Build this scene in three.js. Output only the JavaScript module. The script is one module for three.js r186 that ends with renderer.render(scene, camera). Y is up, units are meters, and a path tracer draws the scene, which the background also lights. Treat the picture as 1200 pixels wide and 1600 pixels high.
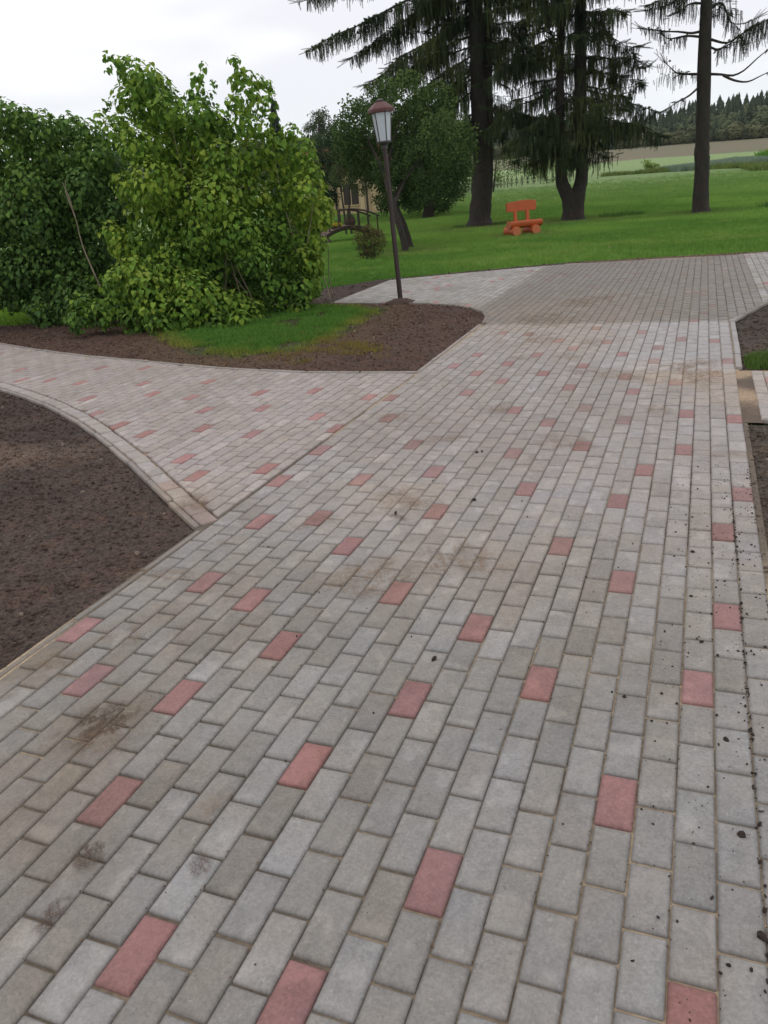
import * as THREE from 'three';
import { mergeGeometries } from 'three/addons/utils/BufferGeometryUtils.js';

// ------------------------------------------------------------------ camera, sky, sun, exposure
const scene = new THREE.Scene();
const camera = new THREE.PerspectiveCamera(66.97, 0.75, 0.05, 3000);
camera.position.set(0, 1.6325, 0);
camera.rotation.order = 'YXZ';
camera.rotation.set(-0.392, 0, -0.08624);
scene.add(camera);
const renderer = new THREE.WebGLRenderer({ antialias: true });
renderer.toneMapping = THREE.LinearToneMapping;
renderer.toneMappingExposure = 1.0;
renderer.shadowMap.enabled = true;

// ------------------------------------------------------------------ noise and random numbers
function rng(seed) {
  let a = seed >>> 0;
  return () => { a = (a + 0x6D2B79F5) >>> 0; let t = Math.imul(a ^ (a >>> 15), 1 | a); t = (t + Math.imul(t ^ (t >>> 7), 61 | t)) ^ t; return ((t ^ (t >>> 14)) >>> 0) / 4294967296; };
}
function hash(x, y, s) {
  let h = Math.imul(x, 374761393) ^ Math.imul(y, 668265263) ^ Math.imul(s, 974634777);
  h = Math.imul(h ^ (h >>> 13), 1274126177); h ^= h >>> 16;
  return (h >>> 0) / 4294967296;
}
function vnoise(x, y, s = 0, per = 0) {
  let xi = Math.floor(x), yi = Math.floor(y);
  const fx = x - xi, fy = y - yi, ux = fx * fx * (3 - 2 * fx), uy = fy * fy * (3 - 2 * fy);
  let x1 = xi + 1, y1 = yi + 1;
  if (per) { xi = ((xi % per) + per) % per; x1 = ((x1 % per) + per) % per; yi = ((yi % per) + per) % per; y1 = ((y1 % per) + per) % per; }
  const a = hash(xi, yi, s), b = hash(x1, yi, s), c = hash(xi, y1, s), d = hash(x1, y1, s);
  return a + (b - a) * ux + (c - a) * uy + (a - b - c + d) * ux * uy;
}
function fbm(x, y, oct = 4, s = 0, per = 0) {
  let v = 0, a = 0.5, t = 0;
  for (let i = 0; i < oct; i++) { v += a * vnoise(x, y, s + i * 17, per); t += a; a *= 0.5; x *= 2; y *= 2; per *= 2; }
  return v / t;
}
const clamp = (v, a, b) => Math.min(b, Math.max(a, v));
const sstep = (a, b, v) => { const t = clamp((v - a) / (b - a), 0, 1); return t * t * (3 - 2 * t); };
const mix = (a, b, t) => a + (b - a) * t;
const mix3 = (a, b, t) => [mix(a[0], b[0], t), mix(a[1], b[1], t), mix(a[2], b[2], t)];

// sky: a bright overcast computed over the whole sphere
{
  const W = 1024, H = 512, d = new Float32Array(W * H * 4);
  for (let j = 0; j < H; j++) {
    const el = (0.5 - (H - 0.5 - j) / H) * Math.PI * -1 * -1;   // row 0 is the bottom of the sphere
    for (let i = 0; i < W; i++) {
      const az = (i + 0.5) / W * Math.PI * 2;
      const e = (j + 0.5) / H * Math.PI - Math.PI / 2;
      const cx = Math.cos(az) * Math.cos(e), cz = Math.sin(az) * Math.cos(e), cy = Math.sin(e);
      const k = 1 / (Math.max(cy, 0) + 0.22);
      const n = fbm(cx * k * 1.1 + 7.3, cz * k * 1.9 + 3.1, 5, 11);
      const t = sstep(0.36, 0.62, n);
      const low = sstep(0.16, 0.0, e);
      let c = mix3([0.90, 0.92, 0.975], [1.12, 1.125, 1.13], t);
      c = mix3(c, [0.90, 0.975, 1.0], low * 0.6);
      const q = (j * W + i) * 4; const g = e < -0.05 ? 0.25 : 1;
      d[q] = c[0] * g; d[q + 1] = c[1] * g; d[q + 2] = c[2] * g; d[q + 3] = 1;
    }
  }
  const t = new THREE.DataTexture(d, W, H, THREE.RGBAFormat, THREE.FloatType);
  t.mapping = THREE.EquirectangularReflectionMapping; t.magFilter = THREE.LinearFilter; t.minFilter = THREE.LinearFilter;
  t.colorSpace = THREE.LinearSRGBColorSpace; t.needsUpdate = true;
  scene.background = t; scene.environment = t;
}
const sun = new THREE.DirectionalLight(0xfff4e6, 0.6);
sun.position.set(-30, 75, -12); sun.target.position.set(0, 0, -12); scene.add(sun.target);
sun.castShadow = true; sun.shadow.radius = 45; sun.shadow.mapSize.set(2048, 2048);
Object.assign(sun.shadow.camera, { left: -45, right: 45, top: 45, bottom: -45, near: 1, far: 200 });
scene.add(sun);
scene.fog = new THREE.FogExp2(0xe4ebee, 0.00012);

// ------------------------------------------------------------------ helpers
const counts = {};
function numbered(n) { const k = counts[n] = (counts[n] ?? -1) + 1; return k ? `${n}_${String(k).padStart(3, '0')}` : n; }
function tag(o, label, category, group) { o.userData.label = label; o.userData.category = category; if (group) o.userData.group = group; return o; }
function thing(name, label, category, p = [0, 0, 0], turn = 0, group) {
  const o = new THREE.Group(); o.name = numbered(name); o.position.set(...p); o.rotation.y = turn; tag(o, label, category, group); scene.add(o); return o;
}
function structure(name, label) { const o = new THREE.Group(); o.name = numbered(name); o.userData = { label, kind: 'structure', category: name.split('_').pop() }; scene.add(o); return o; }
function mesh(name, geo, mat, parent, kind) {
  const m = new THREE.Mesh(geo, mat); m.name = name; m.castShadow = m.receiveShadow = true; if (kind) m.userData.kind = kind; if (parent) parent.add(m); return m;
}
function instances(name, geo, mat, mats, cols, parent) {
  const m = new THREE.InstancedMesh(geo, mat, mats.length); m.name = name; m.userData.kind = 'stuff'; m.castShadow = m.receiveShadow = true;
  const c = new THREE.Color();
  mats.forEach((q, i) => { m.setMatrixAt(i, q); if (cols) m.setColorAt(i, c.setRGB(...cols[i])); });
  m.instanceMatrix.needsUpdate = true; if (m.instanceColor) m.instanceColor.needsUpdate = true;
  if (parent) parent.add(m); return m;
}
const V = (x, y, z) => new THREE.Vector3(x, y, z);
const W3 = (X, y, D) => new THREE.Vector3(X, y, -D);           // X to the right, D ahead
function enc(v) { v = clamp(v, 0, 1); return Math.round(255 * (v <= 0.0031308 ? v * 12.92 : 1.055 * v ** (1 / 2.4) - 0.055)); }
function tex(size, fn, srgb = true) {
  const d = new Uint8Array(size * size * 4);
  for (let j = 0; j < size; j++) for (let i = 0; i < size; i++) {
    const c = fn(i / size, j / size), q = (j * size + i) * 4;
    for (let k = 0; k < 3; k++) d[q + k] = srgb ? enc(c[k]) : Math.round(255 * clamp(c[k], 0, 1));
    d[q + 3] = 255;
  }
  const t = new THREE.DataTexture(d, size, size, THREE.RGBAFormat); t.wrapS = t.wrapT = THREE.RepeatWrapping;
  t.magFilter = THREE.LinearFilter; t.minFilter = THREE.LinearFilter; t.colorSpace = srgb ? THREE.SRGBColorSpace : THREE.NoColorSpace; t.needsUpdate = true; return t;
}
function rep(t, s) { const c = t.clone(); c.repeat.set(s, s); c.needsUpdate = true; return c; }
const std = (o) => new THREE.MeshStandardMaterial({ roughness: 0.9, side: THREE.DoubleSide, ...o });
const rgb = (r, g, b) => new THREE.Color().setRGB(r, g, b);
function geom(pos, nor, uv, col, idx) {
  const g = new THREE.BufferGeometry(); g.setAttribute('position', new THREE.Float32BufferAttribute(pos, 3));
  if (uv) g.setAttribute('uv', new THREE.Float32BufferAttribute(uv, 2));
  if (col) g.setAttribute('color', new THREE.Float32BufferAttribute(col, 3));
  if (idx) g.setIndex(idx);
  if (nor) g.setAttribute('normal', new THREE.Float32BufferAttribute(nor, 3)); else g.computeVertexNormals();
  return g;
}
// tapered tube through points with radii; uv in metres
function tube(pts, radii, sides = 8, cap = true, wob = 0, seed = 1) {
  const pos = [], uv = [], idx = []; let len = 0, ref = null; const r = rng(seed);
  for (let i = 0; i < pts.length; i++) {
    const t = pts[Math.min(i + 1, pts.length - 1)].clone().sub(pts[Math.max(i - 1, 0)]).normalize();
    if (!ref) ref = Math.abs(t.y) > 0.9 ? V(1, 0, 0) : V(0, 1, 0);
    const b = t.clone().cross(ref).normalize(), n = b.clone().cross(t).normalize(); ref = n;
    if (i) len += pts[i].distanceTo(pts[i - 1]);
    for (let k = 0; k <= sides; k++) {
      const a = k / sides * Math.PI * 2, w = 1 + wob * (vnoise((k % sides) * 0.9, i * 0.7 + seed * 3.3, seed) - 0.5) * 2, rr = radii[i] * w;
      const p = pts[i].clone().addScaledVector(n, Math.cos(a) * rr).addScaledVector(b, Math.sin(a) * rr);
      pos.push(p.x, p.y, p.z); uv.push(k / sides * Math.PI * 2 * radii[0], len);
    }
  }
  const s = sides + 1;
  for (let i = 0; i < pts.length - 1; i++) for (let k = 0; k < sides; k++) { const a = i * s + k; idx.push(a, a + s, a + 1, a + 1, a + s, a + s + 1); }
  if (cap) for (const [i, fl] of [[0, 0], [pts.length - 1, 1]]) {
    const c = pos.length / 3; pos.push(pts[i].x, pts[i].y, pts[i].z); uv.push(0, 0);
    for (let k = 0; k < sides; k++) fl ? idx.push(c, i * s + k + 1, i * s + k) : idx.push(c, i * s + k, i * s + k + 1);
  }
  return geom(pos, null, uv, null, idx);
}
function smooth(pts, n) { return new THREE.CatmullRomCurve3(pts).getPoints(n); }
function radAt(rs, n) { return Array.from({ length: n + 1 }, (_, i) => { const t = i / n * (rs.length - 1), k = Math.min(Math.floor(t), rs.length - 2); return mix(rs[k], rs[k + 1], t - k); }); }
function box(w, h, d, x = 0, y = 0, z = 0, bev = 0.006) {       // chamfered box
  const s = new THREE.Shape(); const a = w / 2 - bev, b = h / 2 - bev;
  s.moveTo(-a, -b); s.lineTo(a, -b); s.lineTo(a, b); s.lineTo(-a, b); s.closePath();
  const g = new THREE.ExtrudeGeometry(s, { depth: d - 2 * bev, bevelEnabled: true, bevelThickness: bev, bevelSize: bev, bevelSegments: 1, steps: 1 });
  g.translate(x, y, z - d / 2 + bev); return g;
}

// ------------------------------------------------------------------ textures
const texPaver = tex(1024, (u, v) => {
  const big = fbm(u * 6, v * 6, 4, 3, 6), mid = fbm(u * 40, v * 40, 3, 9, 40), fine = vnoise(u * 340, v * 340, 21, 340), fine2 = vnoise(u * 170, v * 170, 25, 170);
  let k = 1 + (big - 0.5) * 0.34 + (mid - 0.5) * 0.22 + (fine - 0.5) * 0.24 + (fine2 - 0.5) * 0.2;
  const spot = vnoise(u * 120, v * 120, 31, 120); if (spot > 0.9) k += (spot - 0.9) * 3.4;
  const pit = vnoise(u * 150, v * 150, 37, 150); if (pit < 0.05) k -= (0.05 - pit) * 7;
  const lime = sstep(0.63, 0.74, fbm(u * 14, v * 14, 4, 41, 14)) * 0.16; k += lime;
  const warm = (fbm(u * 9, v * 9, 3, 47, 9) - 0.5) * 0.10;
  k *= 0.68; return [k * (1 + warm * 0.6), k, k * (1 - warm)];
});
const texPaverBump = tex(512, (u, v) => { const f = 0.5 + (vnoise(u * 170, v * 170, 51, 170) - 0.5) * 0.6 + (fbm(u * 40, v * 40, 3, 55, 40) - 0.5) * 0.6; return [f, f, f]; }, false);
const texSand = tex(512, (u, v) => {
  const z = sstep(0.36, 0.6, fbm(u * 5, v * 5, 4, 61, 5)), f = 0.75 + 0.5 * vnoise(u * 250, v * 250, 67, 250);
  return mix3([0.115, 0.092, 0.07], [0.35, 0.27, 0.185], z).map(c => c * f);
});
const texSoil = tex(1024, (u, v) => {
  const a = fbm(u * 7, v * 7, 4, 71, 7), b = fbm(u * 60, v * 60, 3, 77, 60), c = vnoise(u * 300, v * 300, 79, 300);
  let k = 0.55 + a * 0.35 + (b - 0.5) * 1.1 + (c - 0.5) * 0.55;
  const red = sstep(0.45, 0.7, fbm(u * 11, v * 11, 3, 83, 11));
  const chip = vnoise(u * 170, v * 170, 89, 170); if (chip > 0.965) k += (chip - 0.965) * 40;
  return mix3([0.80, 0.69, 0.63], [0.86, 0.66, 0.56], red).map(q => q * k * 0.8);
});
const texSoilBump = tex(512, (u, v) => { const f = 0.5 + (fbm(u * 40, v * 40, 4, 91, 40) - 0.5) * 1.3; return [f, f, f]; }, false);
const texGrass = tex(1024, (u, v) => {
  const a = fbm(u * 5, v * 5, 4, 101, 5), b = vnoise(u * 200, v * 200, 107, 200), c = vnoise(u * 420, v * 420, 109, 420), y = fbm(u * 17, v * 17, 3, 113, 17);
  const k = 0.42 + a * 0.45 + (b - 0.5) * 0.5 + (c - 0.5) * 0.3;
  return [k * mix(0.85, 1.1, y), k, k * 0.9];
});
const texBark = tex(512, (u, v) => {
  const w = fbm(u * 8, v * 4, 3, 121, 4) * 0.25, f = fbm((u + w) * 26, v * 7, 4, 127, 0), s = vnoise(u * 120, v * 120, 131, 120);
  const k = 0.35 + f * 0.75 + (s - 0.5) * 0.3, m = sstep(0.52, 0.7, fbm(u * 5, v * 5, 3, 137, 5));
  return mix3([0.86, 0.78, 0.72], [0.62, 0.78, 0.55], m * 0.7).map(c => c * k);
});
const texWood = tex(512, (u, v) => {
  const g = fbm(u * 42, v * 3, 4, 141, 0), k = 0.62 + g * 0.5 + (vnoise(u * 200, v * 24, 149) - 0.5) * 0.16; return [k, k * 0.98, k * 0.94];
});

// ------------------------------------------------------------------ paving lattice (metres; c counts columns, n counts stones along the road)
const PU = 0.103, PL = 0.203, AZ = 0.397097, U0 = -0.165168, V0 = 1.677281, CA = Math.cos(AZ), SA = Math.sin(AZ);
const L = (c, n) => { const u = c * PU + U0, v = n * PL + V0; return [u * CA + v * SA, -u * SA + v * CA]; };
const invL = (X, D) => { const u = X * CA - D * SA, v = X * SA + D * CA; return [(u - U0) / PU, (v - V0) / PL]; };
const inPoly = (p, x, y) => { let s = false; for (let i = 0, j = p.length - 1; i < p.length; j = i++) { const a = p[i], b = p[j]; if ((a[1] > y) !== (b[1] > y) && x < (b[0] - a[0]) * (y - a[1]) / (b[1] - a[1]) + a[0]) s = !s; } return s; };
const edgeDist = (p, x, y) => { let m = 1e9; for (let i = 0, j = p.length - 1; i < p.length; j = i++) { const a = p[j], b = p[i], dx = b[0] - a[0], dy = b[1] - a[1]; const t = clamp(((x - a[0]) * dx + (y - a[1]) * dy) / (dx * dx + dy * dy), 0, 1); m = Math.min(m, Math.hypot(x - a[0] - t * dx, y - a[1] - t * dy)); } return m; };

// outlines on the ground, in metres (X, D)
const lowCurve = [[-1.03, 3.99], [-1.19, 4.27], [-1.36, 4.57], [-1.82, 5.40], [-2.18, 6.0], [-2.52, 6.55], [-2.9, 7.08], [-3.31, 7.61], [-4.04, 8.43], [-5.1, 9.5], [-6.3, 10.6], [-8.0, 12.0]];
const upCurve = [[-8.2, 14.6], [-6.7, 13.05], [-5.43, 11.68], [-4.7, 10.95], [-4.0, 10.29], [-3.4, 9.78], [-2.91, 9.41], [-2.3, 8.93], [-1.75, 8.48], [-1.1, 8.06], [-0.52, 7.73], [0.43, 7.36]];
const noseCurve = [L(-22.5, 39.4), [1.57, 10.35], [1.60, 10.75], [1.52, 11.2], [1.22, 11.78], [0.9, 12.12], [0.45, 12.42], [-0.6, 13.1]];
const smooth2 = (p, n) => { const c = new THREE.CatmullRomCurve3(p.map(q => V(q[0], 0, q[1]))); return c.getSpacedPoints(n).map(q => [q.x, q.z]); };
const lowS = smooth2(lowCurve, 60), upS = smooth2(upCurve, 50), noseS = smooth2(noseCurve, 30);
function offset2(p, d) { return p.map((q, i) => { const a = p[Math.max(i - 1, 0)], b = p[Math.min(i + 1, p.length - 1)], dx = b[0] - a[0], dy = b[1] - a[1], l = Math.hypot(dx, dy); return [q[0] - dy / l * d, q[1] + dx / l * d]; }); }
const backEdge = [[-0.6, 13.1], [0.52, 15.9], [1.67, 15.98], [3.0, 16.05], [4.28, 16.0], [5.7, 15.55], [7.09, 15.12], [9.5, 14.35], [14, 12.9]];
const lawnEdge = [[14, 13.2], [9.5, 14.7], [7.76, 15.4], [6.0, 15.95], [4.35, 16.45], [3.05, 16.5], [1.71, 16.38], [0.28, 16.28], [-0.8, 15.55], [-1.6, 14.6]];

const redMain = new Set([[-22, 2], [-22, 11], [-22, 14], [-22, 21], [-20, 8], [-20, 18], [-20, 27], [-19, 0], [-19, 4], [-19, 29], [-19, 35], [-17, 8], [-17, 11], [-17, 25], [-16, 4], [-16, 15], [-16, 22], [-16, 35], [-15, 0], [-15, 27], [-14, -2], [-14, 7], [-14, 24], [-13, 2], [-13, 12], [-13, 29], [-12, 33], [-11, 9], [-11, 19], [-11, 25], [-10, -4], [-10, 5], [-10, 31], [-9, -1], [-9, 14], [-9, 36], [-8, 18], [-8, 23], [-8, 27], [-8, 39], [-7, 1], [-7, 11], [-7, 32], [-6, -4], [-6, 4], [-6, 20], [-5, 15], [-5, 29], [-4, -2], [-4, 8], [-4, 25], [-4, 35], [-3, 2], [-3, 18], [-3, 22], [-3, 41], [-2, 11], [-2, 28], [-2, 31], [-1, 6], [-1, 13], [0, 0], [0, 24], [0, 33], [1, 15], [1, 19], [1, 38], [2, -3], [2, 3], [2, 41], [2, 50], [3, 5], [3, 9], [3, 25], [3, 32], [4, 12], [4, 19], [4, 28], [8, 59]].map(String));
const redLeft = new Set([[-72, 26], [-67, 23], [-63, 23], [-58, 23], [-52, 20], [-50, 23], [-47, 17], [-46, 21], [-43, 23], [-42, 16], [-41, 20], [-38, 15], [-37, 18], [-35, 21], [-34, 16], [-32, 19], [-31, 12], [-30, 22], [-29, 15], [-28, 11], [-26, 18], [-24, 12], [-24, 21], [-23, 16], [-80, 26], [-85, 30], [-61, 26], [-55, 26]].map(String));

// dirt that lies on the stones: [column, row, radius m, strength, colour]
const DIRT = [0.13, 0.095, 0.066], TAN = [0.33, 0.245, 0.16];
const blobs = [[-16.2, -0.1, 0.16, 0.75, DIRT], [-17.6, -2.2, 0.2, 0.4, DIRT], [-21, 1.2, 0.16, 0.5, DIRT], [-12.4, -2.6, 0.16, 0.35, DIRT], [-4.7, 20.3, 0.5, 0.55, [0.15, 0.135, 0.115]], [3.5, 25.6, 0.42, 0.6, TAN], [1, 26, 0.4, 0.5, TAN], [-1, 27, 0.4, 0.4, TAN], [4.6, 22.5, 0.34, 0.45, TAN], [-9, 33, 0.6, 0.3, TAN], [-14, 40, 1.2, 0.35, TAN], [-14, 45, 1.3, 0.35, TAN], [-13, 10.5, 0.35, 0.35, TAN], [-7, 7, 0.5, 0.18, TAN], [-8.3, 15.2, 0.5, 0.3, DIRT], [-17, 17, 0.6, 0.3, DIRT], [-26.5, 9.5, 0.3, 0.5, TAN], [-24, 9, 0.25, 0.4, DIRT]].map(b => [...L(b[0], b[1]), b[2], b[3], b[4]]);
function dirtAndGlossOn(X, D, col, c, n) {
  const keep = col.red ? 0.3 : 1;
  for (const b of blobs) { const d = Math.hypot(X - b[0], D - b[1]) / b[2]; if (d < 1.5) col = mix3(col, b[4], b[3] * sstep(1.5, 0.3, d + (fbm(X * 9, D * 9, 3, 5) - 0.5) * 1.1)); }
  const g = fbm(X * 1.3 + 9, D * 1.3, 4, 13); col = mix3(col, [0.19, 0.165, 0.135], keep * 0.42 * sstep(0.48, 0.72, g));
  if (n > 38.4 && c < 9 && c > -26) col = mix3(col, [0.175, 0.152, 0.13], 0.75 * sstep(38.4, 38.9, n) * (0.6 + 0.55 * fbm(X * 0.8, D * 0.8, 3, 33)));
  if (c < -5 && c > -23 && n < 8) col = mix3(col, [0.185, 0.15, 0.115], keep * 0.62 * sstep(0.40, 0.66, fbm(X * 5 + 3, D * 5, 4, 23)) * sstep(-7, -17, c) * sstep(8, 3, n));
  if (n < 38.5) col = mix3(col, [0.375, 0.322, 0.303], keep * 0.38 * sstep(2, 14, n) * (n > 0 ? 1 : 0)); if (n > 26.5 && n < 38.4 && c > -9) col = mix3(col, [0.37, 0.365, 0.375], keep * 0.4 * sstep(-9, -1, c));  // first mix pales farther rows: grazing gloss painted into the stone colour
  return col;
}
const greys = [[0.246, 0.229, 0.214], [0.238, 0.219, 0.200], [0.258, 0.244, 0.236], [0.228, 0.210, 0.192], [0.254, 0.235, 0.220], [0.240, 0.228, 0.219], [0.250, 0.231, 0.216]];
function paverTint(c, n, red, light) {
  const i = c * 131 + Math.round(n * 2) * 17, a = hash(c, Math.round(n * 2), 7), b = hash(c, Math.round(n * 2), 8);
  let col = red ? mix3([0.248, 0.118, 0.107], [0.262, 0.138, 0.136], a) : greys[Math.floor(a * greys.length)];
  if (!red && hash(c, Math.round(n * 2), 61) < 0.09) col = mix3(col, [0.17, 0.145, 0.118], 0.45);
  const k = (0.9 + 0.18 * b) * light * mix(0.93, 1, sstep(-3, 5, n)), out = col.map((q, j) => q * k * (c < -22 && n < 40 ? [1.06, 0.985, 0.985][j] : 1)); out.red = red; return out;  // nearest rows slightly darker: lens vignetting put into the stone tint
}
const paverMat = new THREE.MeshStandardMaterial({ vertexColors: true, map: texPaver, bumpMap: texPaverBump, bumpScale: 0.0016, roughness: 0.78, side: THREE.FrontSide });
// poly: outline in metres (X, D), counter-clockwise or clockwise; returns the chamfered stone
function stone(poly, y, tiltX, tiltZ, tint, ch, uvo, c0, n0, depth = 0.03) {
  let area = 0; for (let i = 0; i < poly.length; i++) { const a = poly[i], b = poly[(i + 1) % poly.length]; area += a[0] * b[1] - b[0] * a[1]; }
  if (area < 0) poly = poly.slice().reverse();
  const N = poly.length, cx = poly.reduce((s, p) => s + p[0], 0) / N, cy = poly.reduce((s, p) => s + p[1], 0) / N;
  const inset = poly.map((p, i) => {
    const a = poly[(i + N - 1) % N], b = poly[(i + 1) % N];
    let e1 = [p[0] - a[0], p[1] - a[1]], e2 = [b[0] - p[0], b[1] - p[1]]; const l1 = Math.hypot(...e1) || 1, l2 = Math.hypot(...e2) || 1;
    const n1 = [-e1[1] / l1, e1[0] / l1], n2 = [-e2[1] / l2, e2[0] / l2]; let nx = n1[0] + n2[0], ny = n1[1] + n2[1]; const l = Math.hypot(nx, ny) || 1; nx /= l; ny /= l;
    const k = ch / Math.max(0.55, nx * n1[0] + ny * n1[1]); return [p[0] + nx * k, p[1] + ny * k, -nx, -ny];
  });
  const pos = [], nor = [], uv = [], col = [], idx = [];
  const add = (X, D, yy, nn, f) => {
    pos.push(X - cx, yy + (X - cx) * tiltX + (D - cy) * tiltZ, -(D - cy)); nor.push(nn[0], nn[1], -nn[2]);
    const u = X * CA - D * SA, v = X * SA + D * CA; uv.push(u / 1.2 + uvo[0], v / 1.2 + uvo[1]);
    const l = invL(X, D), q = dirtAndGlossOn(X, D, tint, l[0], l[1]); col.push(...q.map(k => k * f / 0.68));
    return pos.length / 3 - 1;
  };
  const up = [0, 1, 0]; 
  const kk = p => 1 - 0.011 / Math.max(0.03, Math.hypot(p[0] - cx, p[1] - cy)) * 1.2, rim = tint.rim ?? 0.9; const core = inset.map(p => add(cx + (p[0] - cx) * kk(p), cy + (p[1] - cy) * kk(p), y, up, 1)); const top = inset.map(p => add(p[0], p[1], y, up, rim));
  const s7 = 0.62;
  const r1 = inset.map(p => add(p[0], p[1], y, [p[2] * 0.35, 0.93, p[3] * 0.35], rim));
  const r2 = poly.map((p, i) => add(p[0], p[1], y - ch * 0.8, [inset[i][2] * 0.85, 0.5, inset[i][3] * 0.85], rim * 0.93));
  const r3 = poly.map((p, i) => add(p[0], p[1], y - depth, [inset[i][2], 0.05, inset[i][3]], 0.9));
  for (let i = 0; i < N; i++) {
    const j = (i + 1) % N;                                       // D is flipped to -z, so the winding turns over
    if (i > 0 && i < N - 1) idx.push(core[0], core[i], core[j]); idx.push(core[i], top[i], core[j], core[j], top[i], top[j]); idx.push(r1[i], r2[i], r1[j], r1[j], r2[i], r2[j], r2[i], r3[i], r2[j], r2[j], r3[i], r3[j]);
  }
  return { geo: geom(pos, nor, uv, col, idx), at: [cx, 0, -cy], cx, cy };
}
function clip(subject, rect) {                                  // a region cut by one stone's rectangle
  let out = subject;
  for (let i = 0; i < 4 && out.length; i++) {
    const a = rect[i], b = rect[(i + 1) % 4], inside = p => (b[0] - a[0]) * (p[1] - a[1]) - (b[1] - a[1]) * (p[0] - a[0]) >= 0, res = [];
    for (let k = 0; k < out.length; k++) {
      const p = out[k], q = out[(k + 1) % out.length], ip = inside(p), iq = inside(q);
      if (ip) res.push(p);
      if (ip !== iq) { const d1 = (b[0] - a[0]) * (p[1] - a[1]) - (b[1] - a[1]) * (p[0] - a[0]), d2 = (b[0] - a[0]) * (q[1] - a[1]) - (b[1] - a[1]) * (q[0] - a[0]), t = d1 / (d1 - d2); res.push([p[0] + (q[0] - p[0]) * t, p[1] + (q[1] - p[1]) * t]); }
    }
    out = res;
  }
  return out;
}
camera.updateMatrixWorld(true); camera.updateProjectionMatrix();
const frustum = new THREE.Frustum().setFromProjectionMatrix(new THREE.Matrix4().multiplyMatrices(camera.projectionMatrix, camera.matrixWorldInverse));
const sandMat = std({ map: rep(texSand, 1 / 3), roughness: 1 }); const darkSand = std({ map: rep(texSand, 1 / 3), color: rgb(0.75, 0.69, 0.67), roughness: 1 });
const kerbMat = std({ map: rep(texPaver, 0.8), color: rgb(0.30, 0.285, 0.26), roughness: 0.9, bumpMap: texPaverBump, bumpScale: 0.002 });
function sheet(name, polyXD, y, mat, parent) {
  const s = new THREE.Shape(polyXD.map(p => new THREE.Vector2(p[0], p[1]))); const g = new THREE.ShapeGeometry(s); g.rotateX(-Math.PI / 2);   // (X, D) -> (X, -D)
  g.translate(0, y, 0); return mesh(name, g, mat, parent);
}
const pr = rng(2024);
function pave(group, region, cr, nr, reds, light, redShare, extra = []) {
  const box2 = cr, list = [...extra];
  for (let c = cr[0]; c < cr[1]; c++) for (let k = nr[0]; k < nr[1]; k++) {
    const n = k + 0.5 * (((c % 2) + 2) % 2), gu = 0.015 + pr() * 0.012, gv = 0.016 + pr() * 0.011, du = (pr() - 0.5) * 0.018, dv = (pr() - 0.5) * 0.016;
    const rect = [[c + gu + du, n + gv + dv], [c + 1 - gu + du, n + gv + dv], [c + 1 - gu + du, n + 1 - gv + dv], [c + gu + du, n + 1 - gv + dv]];
    const r4 = [pr(), pr(), pr(), pr(), pr(), pr()];
    let full = rect.every(p => inPoly(region, p[0], p[1])) && !region.some(p => p[0] > c && p[0] < c + 1 && p[1] > n && p[1] < n + 1);
    let poly;
    if (full && k > 8) poly = rect; else if (full) { const q = 0.035, w = 0.018; poly = []; for (let i = 0; i < 4; i++) { const p = rect[i], sx = i === 0 || i === 3 ? 1 : -1, sy = i < 2 ? 1 : -1; const A = [p[0] + sx * q, p[1]], B = [p[0], p[1] + sy * w]; i % 2 === 0 ? poly.push(B, A) : poly.push(A, B); } }
    else {
      poly = clip(region, rect); if (poly.length < 3) continue;
      poly = poly.filter((p, i) => { const o = poly[(i + 1) % poly.length]; return Math.hypot((p[0] - o[0]) * PU, (p[1] - o[1]) * PL) > 0.004; });
      let a = 0; for (let i = 0; i < poly.length; i++) { const p = poly[i], o = poly[(i + 1) % poly.length]; a += p[0] * o[1] - o[0] * p[1]; } if (poly.length < 3 || Math.abs(a) / 2 < 0.1) continue;
    }
    const red = reds.has(String([c, k])) || (redShare && k > redShare[0] && hash(c, k, 99) < redShare[1]);
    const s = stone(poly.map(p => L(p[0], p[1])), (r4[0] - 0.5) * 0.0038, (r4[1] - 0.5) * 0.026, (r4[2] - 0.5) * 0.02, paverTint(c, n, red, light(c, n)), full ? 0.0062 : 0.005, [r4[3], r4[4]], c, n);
    list.push(s);
  }
  for (const s of list) { s.d = Math.hypot(s.cx, s.cy); s.vis = frustum.containsPoint(W3(s.cx, 0, s.cy)); }
  list.sort((a, b) => (b.vis - a.vis) || (a.d - b.d));
  let i = 0; const rest = [];
  for (const s of list) {
    if (i < 298 && s.vis) { const m = mesh(i ? `paver_${String(i).padStart(3, '0')}` : 'paver', s.geo, paverMat, group); m.position.set(...s.at); i++; }
    else rest.push(s.geo.translate(...s.at));
  }
  if (rest.length) mesh('far_pavers', mergeGeometries(rest), paverMat, group, 'stuff');
}
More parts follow.
